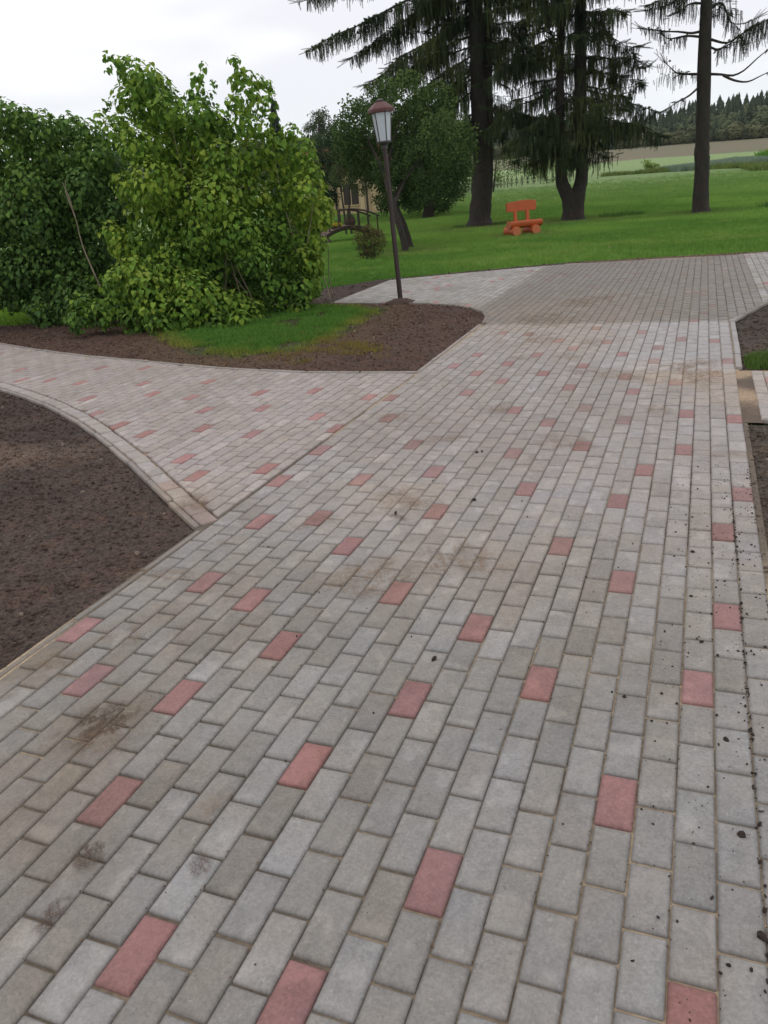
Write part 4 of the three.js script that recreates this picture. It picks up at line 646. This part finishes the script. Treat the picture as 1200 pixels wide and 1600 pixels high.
  spruce('forked spruce whose trunk splits low into two stems, right of the bench', [8.45, 32.3],
    [[[8.3, -0.1, 32.3, 0.4], [8.3, 0.3, 32.3, 0.3], [8.22, 0.8, 32.3, 0.27], [7.98, 1.3, 32.3, 0.25], [7.9, 2, 32.3, 0.2], [7.86, 4, 32.3, 0.15], [7.88, 9, 32.3, 0.1], [7.9, 12, 32.3, 0.04]], [[8.52, -0.1, 32.3, 0.4], [8.52, 0.3, 32.3, 0.3], [8.56, 0.8, 32.3, 0.29], [8.7, 1.35, 32.3, 0.24], [8.72, 1.9, 32.3, 0.235], [8.64, 3.5, 32.3, 0.23], [8.56, 9, 32.3, 0.17], [8.55, 12.5, 32.3, 0.06]]],
    [...wl, ...wr, ...special], { from: 0.08, step: 0.075, gaps: 0.38, wide: 0.86, len: 0.78, w: 0.5, tone: 0.42 }, 913);
  const lim = [[[12.13, 5.76, 30.1], [11.71, 5.7, 29.92], [11.21, 5.75, 29.74], [10.71, 5.79, 29.56], [10.21, 5.82, 29.38], [9.73, 5.88, 29.2]], [[12.14, 5.59, 30.1], [11.51, 5.63, 29.93], [10.9, 5.59, 29.77], [10.62, 5.67, 29.6]], [[12.16, 4.48, 30.1], [11.69, 4.47, 29.93], [11.25, 4.52, 29.75], [10.93, 4.69, 29.57], [10.61, 4.9, 29.4]], [[12.48, 5.49, 30.1], [12.66, 5.37, 29.95], [12.88, 5.31, 29.8], [13.13, 5.44, 29.65], [13.47, 5.63, 29.5], [14.02, 5.84, 29.35], [14.44, 6.07, 29.2]], [[12.47, 5.26, 30.1], [12.81, 5.2, 30.27], [13.17, 5.3, 30.43], [13.55, 5.52, 30.6]], [[12.52, 4.45, 30.1], [12.83, 4.37, 29.98], [13.22, 4.33, 29.87], [13.49, 4.45, 29.75], [13.84, 4.75, 29.63], [14.19, 5.02, 29.52], [14.64, 5.21, 29.4]], [[12.9, 4.36, 29.9], [13.18, 4.16, 29.72], [13.65, 4.08, 29.55], [13.99, 4.21, 29.38], [14.32, 4.35, 29.2]], [[12.42, 6.46, 30.1], [12.67, 6.51, 30.0], [12.85, 6.21, 29.9], [13.05, 5.9, 29.8], [13.33, 5.8, 29.7], [13.81, 5.93, 29.6]], [[12.11, 6.57, 30.1], [11.56, 6.53, 29.95], [11.23, 6.31, 29.8]], [[12.19, 4.1, 30.1], [11.69, 3.81, 29.8], [11.14, 3.63, 29.5], [10.72, 3.4, 29.2]], [[12.07, 7.03, 30.1], [11.36, 6.93, 29.8], [10.63, 6.74, 29.5], [10.01, 6.46, 29.2]]];
  const o = [{ from: 0.55, len: 0.5, wide: 0.4 }, { from: 0.3, len: 0.4, gaps: 0.45 }, { from: 0.2, len: 0.45, gaps: 0.4 }, { from: 0.35, len: 0.75, gaps: 0, wide: 0.6, w: 0.5 }, { from: 0.4, len: 0.6, gaps: 0.2 }, { from: 0.7, len: 0.3, gaps: 0.5, wide: 0.2 }, { from: 0.8, len: 0.2, gaps: 0.6, wide: 0.2 }, { from: 0.3, len: 0.5, gaps: 0.4 }, { from: 0.2, len: 0.6, gaps: 0.3 }, { from: 0.3, len: 0.5, gaps: 0.35, wide: 0.5 }, { from: 0.4, len: 0.5, gaps: 0.2 }];
  const pal = [[0.025, 0.03, 0.018], [0.075, 0.075, 0.045]];
  const r3 = rng(905), top = whorls(r3, 12.2, 30.1, 6.9, 12, 0.7, () => 2.2, 3);
  spruce('slender spruce with a bare lower trunk and thin drooping twigs, standing at the right', [12.5, 30.1],
    [[[12.55, -0.1, 30.1, 0.38], [12.53, 0.2, 30.1, 0.29], [12.5, 0.9, 30.1, 0.26], [12.46, 1.7, 30.1, 0.25], [12.44, 1.95, 30.1, 0.27], [12.43, 2.25, 30.1, 0.235], [12.3, 4.8, 30.1, 0.215], [12.22, 6.7, 30.1, 0.185], [12.1, 12, 30.1, 0.07]]],
    [...lim.map((pts, i) => ({ pts, r: 0.045, opt: o[i] })), ...top], { from: 0.2, step: 0.085, gaps: 0.22, wide: 0.8, len: 0.62, w: 0.34, tone: 0.4, pal }, 915);
}
// dark conifer beyond the bushes
const coneTreeGeo = (seed, layers = 15, per = 11) => {
  const r = rng(seed), h = [];
  for (let l = 0; l < layers; l++) {
    const y = 0.08 + 0.9 * l / layers, R = 0.2 * (1 - l / layers) ** 0.85 + 0.012;
    for (let k = 0; k < per; k++) { const a = k / per * 6.283 + r() * 0.6 + l, rr = R * (0.7 + 0.5 * r()), w = 0.16 + r() * 0.12, dy = 0.05 + 0.04 * r();
      const x = Math.cos(a) * rr, z = Math.sin(a) * rr; h.push(0, y + 0.055, 0, Math.cos(a - w) * rr * 0.85, y - dy, Math.sin(a - w) * rr * 0.85, x, y - dy * 0.55, z, 0, y + 0.055, 0, x, y - dy * 0.55, z, Math.cos(a + w) * rr * 0.85, y - dy, Math.sin(a + w) * rr * 0.85); }
  }
  return geom(h, null);
};
{
  const t = thing('conifer_tree', 'small dark conifer top showing above the lilac bushes', 'tree', [-5.2, 0.8, -60]);
  mesh('trunk', tube([V(0, 0, 0), V(0, 3, 0), V(0, 7, 0)], [0.17, 0.12, 0.03], 8), barkMat, t);
  const g = coneTreeGeo(55, 22, 15); g.scale(5.6, 7.6, 5.6); mesh('crown', g, std({ color: rgb(0.022, 0.034, 0.026) }), t);
}
// far wood
{
  const broadGeo = seed => { const r = rng(seed), h = []; for (let i = 0; i < 620; i++) { const d = V(r() * 2 - 1, r() * 2 - 1, r() * 2 - 1).normalize(), k = 0.6 + 0.55 * fbm(d.x * 2 + seed, d.y * 2 + d.z, 3, seed); const c = V(d.x * 0.3 * k, 0.5 + d.y * 0.46 * k, d.z * 0.3 * k), n = d.clone().add(V(r() - 0.5, r() - 0.3, r() - 0.5)).normalize(), a = n.clone().cross(V(r() - 0.5, r() - 0.5, r() - 0.5)).normalize(), b = n.clone().cross(a), s = 0.018 + r() * 0.026; const P = (x, y) => c.clone().addScaledVector(a, x * s).addScaledVector(b, y * s); const q = [P(-1, -0.6), P(0.2, -1), P(1, 0.4), P(-0.3, 1)]; for (const j of [0, 1, 2, 0, 2, 3]) h.push(q[j].x, q[j].y, q[j].z); } return geom(h, null); };
  const g = new THREE.Group(); g.name = 'forest'; g.userData = { kind: 'stuff', label: 'far mixed forest of dark spruces and paler leafy trees along the horizon', category: 'forest' }; scene.add(g);
  const r = rng(61), A = [[], []], C = [[], []], q = new THREE.Quaternion();
  const put = (x, d, hgt, w, kind, col) => { q.setFromAxisAngle(up, r() * 6.28); A[kind].push(new THREE.Matrix4().compose(W3(x, ground(d) - 0.3, d), q, V(w, hgt, w))); C[kind].push(col); };
  for (let i = 0; i < 2400; i++) {
    const x = -190 + 420 * r(), row = r(), d = 252 + row * 70 - Math.max(0, x - 85) * 0.9; if (d < 190) continue;
    const grp = fbm(x * 0.035, row * 2, 3, 63), conifer = (r() < 0.25 + row * 0.6) || grp > 0.6, hg = (conifer ? 9 + 2.6 * r() : 6.8 + 3.4 * r()) * (0.85 + 0.4 * grp) + row * 1.6 - 3 * sstep(25, 5, Math.abs(x - 97));
    put(x, d, hg, conifer ? hg * (1.1 + 0.5 * r()) : hg * (0.85 + 0.35 * r()), conifer ? 0 : 1, conifer ? mix3([0.036, 0.058, 0.034], [0.06, 0.088, 0.044], r()) : mix3([0.055, 0.085, 0.038], [0.12, 0.135, 0.055], r() * (0.3 + grp)));
  }
  for (let i = 0; i < 240; i++) { const x = -170 + 400 * r(), d = 246 + 6 * r() - Math.max(0, x - 85) * 0.9; if (d < 175) continue; const hg = 2 + 3.5 * r(); put(x, d, hg, hg * 1.5, 1, mix3([0.07, 0.095, 0.04], [0.13, 0.135, 0.06], r())); }
  instances('conifers', coneTreeGeo(71), std({ color: 0xffffff }), A[0], C[0], g); instances('leafy_trees', broadGeo(73), std({ color: 0xffffff }), A[1], C[1], g);
}
// field shrubs near the brown field
[[33, 118, 2.2, 'dark round shrub at the left edge of the brown field'], [18.8, 84, 2.4, 'dark low shrub under the hanging spruce branches']].forEach(([x, d, s, l], i) => { const b = []; for (let k = 0; k < 7; k++) b.push([x + (hash(k, i, 1) - 0.5) * s * 2, ground(d) + s * 0.3 + hash(k, i, 2) * s * 0.4, d + hash(k, i, 3) * s, s * 0.4, 0.4]); leafyTree('shrub', l, 'shrub', [x, d], b, 60, 0.3, applePal, 860 + i, [[[0, 0, 0, 0.1], [0, s * 0.5, 0, 0.05]]]); });

// ------------------------------------------------------------------ lamp post
{
  const t = thing('lamp_post', 'leaning brown lamp post with a white glass lantern under a red cap', 'street lamp', [0.55, 0, -12.58]); t.rotation.z = 0.035;
  const brown = std({ color: rgb(0.052, 0.03, 0.028), roughness: 0.55, map: rep(texPaver, 2) }), red = std({ color: rgb(0.145, 0.048, 0.045), roughness: 0.6, map: rep(texPaver, 2) }), dark = std({ color: rgb(0.05, 0.04, 0.042), roughness: 0.5 });
  mesh('pole', tube([V(0, -0.1, 0), V(0, 0.9, 0), V(0, 1.25, 0), V(0, 1.27, 0), V(0, 2.2, 0)], [0.038, 0.038, 0.038, 0.032, 0.032], 16), brown, t);
  const lathe = (pts, seg = 6) => { const g = new THREE.LatheGeometry(pts.map(p => new THREE.Vector2(...p)), seg).toNonIndexed(); g.computeVertexNormals(); return g; };
  const Lg = new THREE.Group(); Lg.name = 'lantern'; Lg.position.y = 2.2; Lg.rotation.y = 0.36; Lg.scale.set(0.94, 1, 0.94); t.add(Lg);
  mesh('collar', lathe([[0, 0], [0.05, 0], [0.05, 0.05], [0.085, 0.075], [0.118, 0.085], [0.118, 0.105], [0, 0.105]], 12), dark, Lg);
  mesh('roof', lathe([[0, 0.478], [0.165, 0.478], [0.205, 0.485], [0.208, 0.525], [0.185, 0.55], [0.09, 0.615], [0.06, 0.622], [0, 0.622]], 6), red, Lg);
  mesh('cap', lathe([[0.06, 0.618], [0.066, 0.64], [0.03, 0.66], [0, 0.664]], 12), dark, Lg);
  const glass = new THREE.MeshPhysicalMaterial({ color: rgb(0.75, 0.8, 0.86), roughness: 0.45, transmission: 0.35, thickness: 0, side: THREE.DoubleSide });
  const P = (k, r, y) => V(Math.sin(k * Math.PI / 3) * r, y, Math.cos(k * Math.PI / 3) * r);
  for (let k = 0; k < 6; k++) {
    const a = P(k, 0.112, 0.107), b = P(k + 1, 0.112, 0.107), c = P(k + 1, 0.158, 0.477), d = P(k, 0.158, 0.477), pos = [];
    const n = a.clone().add(b).setY(0).normalize().multiplyScalar(0.004); const q = [a, b, c, d].map(p => p.clone().addScaledVector(V(p.x, 0, p.z).normalize(), -0.006)), o = q.map(p => p.clone().sub(n));
    const f = (i, j, k2, l) => { for (const p of [i, j, k2, i, k2, l]) pos.push(p.x, p.y, p.z); };
    f(q[0], q[1], q[2], q[3]); f(o[3], o[2], o[1], o[0]); f(q[3], q[2], o[2], o[3]); f(q[1], q[0], o[0], o[1]);
    mesh(numberedIn(Lg, 'glass_pane'), geom(pos, null), glass, Lg);
    mesh(numberedIn(Lg, 'frame_bar'), tube([a, d], [0.0085, 0.0085], 6), brown, Lg);
  }
  mesh('lamp_bulb', lathe([[0, 0.11], [0.022, 0.115], [0.022, 0.17], [0.045, 0.22], [0.05, 0.26], [0.03, 0.31], [0, 0.32]], 16), std({ color: rgb(0.7, 0.7, 0.68), roughness: 0.3 }), Lg);
  const mound = new THREE.SphereGeometry(1, 40, 12, 0, 6.283, 0, 1.57), mp = mound.attributes.position; for (let i = 0; i < mp.count; i++) { const k = 1 + (fbm(mp.getX(i) * 3 + 4, mp.getZ(i) * 3 + 4, 3, 5) - 0.5) * 0.5; mp.setXYZ(i, mp.getX(i) * 0.24 * k, mp.getY(i) * 0.07 * k - 0.015, mp.getZ(i) * 0.24 * k); } mound.computeVertexNormals();
  const m = mesh('soil_mound', mound, std({ color: rgb(0.17, 0.115, 0.09), map: texSoil, bumpMap: texSoilBump, bumpScale: 0.02 })); m.position.set(0.54, 0, -12.46); m.userData = { label: 'small mound of brown soil at the foot of the lamp post', category: 'soil', kind: 'structure' }; scene.add(m);
}
// ------------------------------------------------------------------ log bench
{
  const t = thing('log_bench', 'orange red log bench with a plank back, between the two big spruces', 'bench', [5.27, -0.04, -26.5], 0.32);
  const wood = std({ color: rgb(0.50, 0.10, 0.022), map: texWood, roughness: 0.6 }), cut = std({ color: rgb(0.56, 0.17, 0.065), map: rep(texWood, 3), roughness: 0.75 });
  const log = (name, a, b, r, flat) => {
    const pts = []; for (let i = 0; i <= 8; i++) pts.push(a.clone().lerp(b, i / 8)); const g = tube(pts, pts.map((_, i) => r * (i === 0 || i === 8 ? 0.96 : 1)), 20, false, 0.03, 3);
    if (flat) { const p = g.attributes.position; for (let i = 0; i < p.count; i++) if (p.getY(i) > flat) p.setY(i, flat); g.computeVertexNormals(); }
    const m = mesh(numberedIn(t, name), g, wood, t); const dir = b.clone().sub(a).normalize();
    for (const [p, s] of [[a, -1], [b, 1]]) { const c = new THREE.CylinderGeometry(r * 0.96, r * 0.96, 0.01, 20); c.applyQuaternion(new THREE.Quaternion().setFromUnitVectors(V(0, 1, 0), dir)); c.translate(...p.clone().addScaledVector(dir, s * 0.003).toArray()); if (flat) { const q = c.attributes.position; for (let i = 0; i < q.count; i++) if (q.getY(i) > flat) q.setY(i, flat); } mesh('log_end', c, cut, m); }
    return m;
  };
  log('leg_log', V(-0.4, 0.14, 0.34), V(-0.4, 0.14, -0.3), 0.155); log('leg_log', V(0.3, 0.14, 0.34), V(0.3, 0.14, -0.3), 0.155);
  log('seat', V(-0.56, 0.38, 0.1), V(0.58, 0.38, 0.1), 0.16, 0.44);
  for (const x of [-0.22, 0.22]) { const p = box(0.1, 0.42, 0.09, 0, 0, 0); p.rotateX(-0.12); p.translate(x, 0.6, -0.1); mesh(numberedIn(t, 'back_post'), p, wood, t); }
  const s = new THREE.Shape(); s.moveTo(-0.52, 0.74); s.lineTo(0.52, 0.74); s.lineTo(0.54, 0.86); s.lineTo(0.52, 1.01); s.quadraticCurveTo(0.15, 1.06, -0.1, 1.03); s.quadraticCurveTo(-0.35, 1.0, -0.52, 0.99); s.closePath();
  const b = new THREE.ExtrudeGeometry(s, { depth: 0.05, bevelEnabled: true, bevelSize: 0.012, bevelThickness: 0.012, bevelSegments: 2 }); b.translate(0, 0, -0.09); b.rotateX(-0.06); mesh('backrest', b, wood, t);
}
// ------------------------------------------------------------------ footbridge with flowers
{
  const t = thing('footbridge', 'small arched wooden footbridge with dark railings behind the bushes', 'bridge', [-0.55, -0.05, -31.5], 0.42);
  const dark = std({ color: rgb(0.045, 0.032, 0.026), map: texWood, roughness: 0.8 }), deck = std({ color: rgb(0.13, 0.085, 0.07), map: texWood, roughness: 0.85 });
  const arch = x => 0.16 + 0.42 * (1 - (x / 1.25) ** 2);
  for (let i = 0; i < 14; i++) { const x = -1.2 + i * 0.18, p = box(0.165, 0.035, 0.95, 0, 0, 0); p.rotateZ(Math.atan(-0.84 * x / 1.5625)); p.translate(x, arch(x), 0); mesh(numberedIn(t, 'plank'), p, deck, t); }
  for (const z of [-0.4, 0.4]) {
    const pts = []; for (let i = 0; i <= 12; i++) { const x = -1.25 + i * 2.5 / 12; pts.push(V(x, arch(x) - 0.08, z)); } mesh(numberedIn(t, 'beam'), tube(pts, pts.map(() => 0.055), 6), dark, t);
    const rail = []; for (let i = 0; i <= 12; i++) { const x = -1.3 + i * 2.6 / 12; rail.push(V(x, arch(x) * 0.75 + 0.72, z)); } mesh(numberedIn(t, 'top_rail'), tube(rail, rail.map(() => 0.032), 6), dark, t);
    for (let i = 0; i < 7; i++) { const x = -1.2 + i * 0.4; mesh(numberedIn(t, 'rail_post'), tube([V(x, arch(x) - 0.1, z), V(x, arch(x) * 0.75 + 0.72, z)], [0.032, 0.03], 6), dark, t); }
  }
  const barrel = thing('planter', 'dark brown wooden tub with a grey green plant standing on the footbridge', 'planter', [-0.32, 0.5, -31.35]);
  const bg = new THREE.LatheGeometry([[0, 0], [0.17, 0], [0.2, 0.16], [0.2, 0.2], [0.185, 0.3], [0.16, 0.3], [0.16, 0.26], [0, 0.26]].map(p => new THREE.Vector2(...p)), 14); mesh('tub', bg, std({ color: rgb(0.07, 0.04, 0.03), map: texWood }), barrel);
  mesh('plant', bladeTuft(120, 3, 0.2, 0.012, 0.15).translate(0, 0.27, 0), std({ color: rgb(0.07, 0.085, 0.05) }), barrel);
  const fb = thing('flower_basket', 'basket of yellow flowers at the left end of the footbridge', 'flowers', [-0.86, 0.38, -31.1]);
  mesh('basket', new THREE.LatheGeometry([[0, 0], [0.13, 0], [0.19, 0.14], [0.17, 0.14], [0, 0.1]].map(p => new THREE.Vector2(...p)), 12), std({ color: rgb(0.07, 0.045, 0.03) }), fb);
  const r = rng(15), fl = []; for (let i = 0; i < 70; i++) { const g = new THREE.ConeGeometry(0.028, 0.02, 6); g.rotateX(r() - 0.5); g.translate((r() - 0.5) * 0.42, 0.17 + r() * 0.12, (r() - 0.5) * 0.36); fl.push(g); } mesh('flowers', mergeGeometries(fl), std({ color: rgb(0.6, 0.42, 0.02) }), fb, 'stuff');
  mesh('leaves', bladeTuft(90, 4, 0.17, 0.014, 0.2).translate(0, 0.1, 0), std({ color: rgb(0.05, 0.09, 0.02) }), fb);
  const rock = mesh('rock', clodGeo.clone().scale(0.2, 0.22, 0.18), std({ color: rgb(0.3, 0.28, 0.28), map: texSoil }));  tag(rock, 'pale grey rock on the lawn just left of the footbridge', 'rock'); rock.position.set(-1.32, 0.06, -31); scene.add(rock);
}
// ------------------------------------------------------------------ wooden house far behind
{
  const t = thing('wooden_house', 'pale wooden house with dark openings, half hidden behind the trees', 'house', [-0.35, 0.34, -52], 0.1); t.scale.set(1.08, 1.08, 1.08);
  const cream = [0, 1, 2].map(i => std({ color: rgb(0.82 - i * 0.07, 0.64 - i * 0.06, 0.42 - i * 0.05), map: texWood, roughness: 0.85 })), dark = std({ color: rgb(0.05, 0.038, 0.032), roughness: 0.8 }), roofM = std({ color: rgb(0.32, 0.11, 0.06), map: texSoil, roughness: 0.85 });
  mesh('wall', box(4.6, 2.3, 4, 0, 1.15, -2.05), cream[2], t);
  for (let i = 0; i < 15; i++) { const x = -2.2 + i * 0.315; if (i === 2 || i === 6 || i === 7 || i === 8) continue; mesh(numberedIn(t, 'plank'), box(0.29, 2.26, 0.04, x, 1.13, -0.02), cream[i % 3], t); }
  mesh('door', box(0.28, 1.9, 0.03, -1.57, 0.95, -0.02), dark, t);
  const w = mesh('window', box(0.9, 1.1, 0.03, 0.0, 1.15, -0.025), dark, t); mesh('frame', mergeGeometries([box(0.05, 1.2, 0.06, -0.46, 1.15, 0), box(0.05, 1.2, 0.06, 0.46, 1.15, 0), box(0.97, 0.05, 0.06, 0, 0.57, 0), box(0.87, 0.05, 0.06, 0, 1.73, 0), box(0.03, 1.1, 0.05, 0, 1.15, 0)]), cream[0], w);
  for (const x of [-2.1, -0.9, 0.9, 2.1]) mesh(numberedIn(t, 'porch_post'), box(0.12, 2.3, 0.12, x, 1.15, 0.12), dark, t);
  const s = new THREE.Shape(); s.moveTo(-0.15, 2.35); s.lineTo(1.6, 3.7); s.lineTo(4.3, 2.35); s.lineTo(4.3, 2.25); s.lineTo(-0.15, 2.25); s.closePath(); const rg = new THREE.ExtrudeGeometry(s, { depth: 5.2, bevelEnabled: false }); rg.rotateY(Math.PI / 2); rg.translate(-2.6, 0, 0); mesh('roof', rg, roofM, t);
  mesh('chimney', box(0.4, 0.9, 0.4, -0.2, 3.9, -1.2), std({ color: rgb(0.36, 0.15, 0.09), map: texSoil }), t);
}
// ------------------------------------------------------------------ row of small thujas, garden plot, weeds
{
  const g0 = (() => { const r = rng(81), h = []; for (let i = 0; i < 90; i++) { const y = Math.sqrt(r()) , R = 0.24 * (1 - y) + 0.03, a = r() * 6.28, x = Math.cos(a) * R, z = Math.sin(a) * R, w = 0.06; h.push(x * 0.5 - z * w * 2, y * 0.94, z * 0.5 + x * w * 2, x * 0.5 + z * w * 2, y * 0.94, z * 0.5 - x * w * 2, x * 1.15, y + 0.14, z * 1.15); } return geom(h, null); })();
  const mats = [[0.05, 0.085, 0.03], [0.035, 0.06, 0.025], [0.09, 0.075, 0.03]].map(c => std({ color: rgb(...c) }));
  const row = new THREE.CatmullRomCurve3([[6.4, 62.8], [8.07, 64.75], [9.28, 66.25], [11.37, 69], [13.24, 71.05], [15, 71.6], [17.3, 70.7]].map(p => V(p[0], 0, p[1])));
  let proto = null; const r = rng(83);
  for (let i = 0; i < 29; i++) {
    const p = row.getPointAt(i / 28.2 > 1 ? 1 : i / 28.2); let o;
    if (!proto) { o = proto = new THREE.Group(); mesh('crown', g0, mats[0], o); mesh('trunk', tube([V(0, -0.05, 0), V(0, 0.5, 0)], [0.03, 0.01], 5), barkMat, o); } else { o = proto.clone(); o.children[0].material = mats[i % 7 === 3 ? 2 : i % 2]; }
    o.name = numbered('thuja'); tag(o, 'small thuja seedling in the long row across the far lawn', 'thuja', 'thuja seedlings planted in a row'); const s = 0.58 + r() * 0.2; o.scale.set(s * 1.9, s * 1.08, s * 1.9); o.rotation.y = r() * 6; o.position.set(p.x, ground(p.z), -p.z); scene.add(o);
  }
}
{
  const tuftGreen = bladeTuft(26, 91, 0.42, 0.035, 0.3);
  const plot = (pts, n, tone, name, label, seed, geo = tuftGreen, sc = [0.7, 1.2]) => { const m = grow(name, label, pts, n, geo, (x, y, r) => vary(tone, r, 0.5), (x, y) => ground(y), seed, sc); m.userData.category = 'plants'; };
  plot([[27.5, 71.5], [36, 71.5], [39, 77], [37, 82], [31, 76], [27.2, 75]], 3200, [0.20, 0.27, 0.19], 'vegetable_rows', 'silvery green vegetable rows in the garden plot at the right', 921);
  plot([[22, 73.8], [28.5, 72.2], [31.5, 68], [29, 61], [30, 60], [33, 67], [31.5, 73], [22, 75]], 1700, [0.16, 0.215, 0.06], 'garden_border', 'low leafy border between the lawn and the garden plot', 922, tuftGreen, [0.5, 0.95]);
  plot([[38, 77], [46, 76], [48, 84], [40, 83]], 900, [0.13, 0.30, 0.04], 'garden_plants', 'bright green bushy plants at the far right of the garden plot', 923, tuftGreen, [1.2, 2.2]);
  plot([[9.6, 32.7], [10.9, 32.9], [11.4, 32.2], [10.6, 31.8], [9.5, 32.1]], 80, [0.10, 0.20, 0.04], 'weeds', 'dark clump of weeds on the lawn just right of the forked spruce', 924, bladeTuft(14, 92, 0.2, 0.016, 0.16));
  plot([[14.4, 29.4], [16.5, 29.3], [17.5, 30.4], [14.8, 30.2]], 100, [0.09, 0.18, 0.04], 'weeds', 'dark weeds right of the slender spruce at the picture edge', 925, bladeTuft(14, 93, 0.24, 0.016, 0.16));
  plot([[4, 33.6], [6, 33.4], [6.4, 34.4], [3.8, 34.5]], 200, [0.08, 0.15, 0.035], 'weeds', 'darker grass round the foot of the twin trunked spruce', 926, bladeTuft(14, 94, 0.13, 0.012, 0.16));
  const s = [[30, 60], [33, 66], [32.5, 70.5], [38, 76.5], [50, 74], [46, 58]], pos = [], sh = new THREE.ShapeGeometry(new THREE.Shape(s.map(p => new THREE.Vector2(p[0], p[1]))), 4);
  const sp = sh.attributes.position, P = []; for (let i = 0; i < sp.count; i++) P.push(sp.getX(i), ground(sp.getY(i)) + 0.12, -sp.getY(i)); const m = mesh('tilled_soil', geom(P, null, Array.from({ length: sp.count * 2 }, (_, i) => P[(i >> 1) * 3 + (i % 2) * 2]), null, [...sh.index.array]), std({ color: rgb(0.26, 0.21, 0.18), map: texSoil })); m.userData = { kind: 'structure', label: 'bare tilled soil of the garden plot at the right edge', category: 'soil' }; scene.add(m);
  const lb = []; for (let k = 0; k < 9; k++) lb.push([26.2 + (hash(k, 1, 3) - 0.5) * 1.1, ground(74) + 0.25 + hash(k, 2, 3) * 0.5 + (k === 4 ? 0.5 : 0), 74 + hash(k, 3, 3) * 0.5, 0.3, 0.5]); leafyTree('shrub', 'lone yellow green shrub on the far lawn, left of the slender spruce', 'shrub', [26.2, 74], lb, 260, 0.2, [[0.09, 0.14, 0.03], [0.17, 0.25, 0.05], [0.25, 0.33, 0.07]], 870, [[[0, 0, 0, 0.04], [0, 0.6, 0, 0.02]]]);
  const pole = thing('leaning_pole', 'leaning grey pole with an orange foot beyond the garden plot', 'pole', [45.5, ground(92), -92]); mesh('shaft', tube([V(1.3, 1.9, 0), V(5.5, 5.2, 0)], [0.09, 0.07], 8), std({ color: rgb(0.3, 0.27, 0.22), map: texWood }), pole); mesh('foot', tube([V(-0.6, -0.1, 0), V(0.3, 0.9, 0), V(1.3, 1.9, 0)], [0.36, 0.24, 0.1], 8), std({ color: rgb(0.45, 0.2, 0.05), map: texWood }), pole);
}
{ // a few pale fallen leaves on the soil and lawn
  const r = rng(95), ms = [], cs = [];
  const put = (x, y, h) => { const m = leafMatrix(W3(x, h, y), V((r() - 0.5) * 0.3, 1, (r() - 0.5) * 0.3), 0.02 + r() * 0.025, r); ms.push(m); cs.push(r() < 0.5 ? [0.34, 0.26, 0.1] : [0.24, 0.15, 0.07]); };
  for (let i = 0; i < 16; i++) put(-6 + r() * 7, 9.2 + r() * 3, 0.04); for (let i = 0; i < 30; i++) put(-1 + r() * 15, 16.8 + r() * 12, 0.04); for (let i = 0; i < 4; i++) put(-4 + r() * 2.6, 4.6 + r() * 2.5, 0.03);
  const m = instances('fallen_leaves', leafGeo, leafMat, ms, cs); m.userData.label = 'a few pale fallen leaves scattered over soil and lawn'; m.userData.category = 'leaves'; scene.add(m);
}

renderer.render(scene, camera);
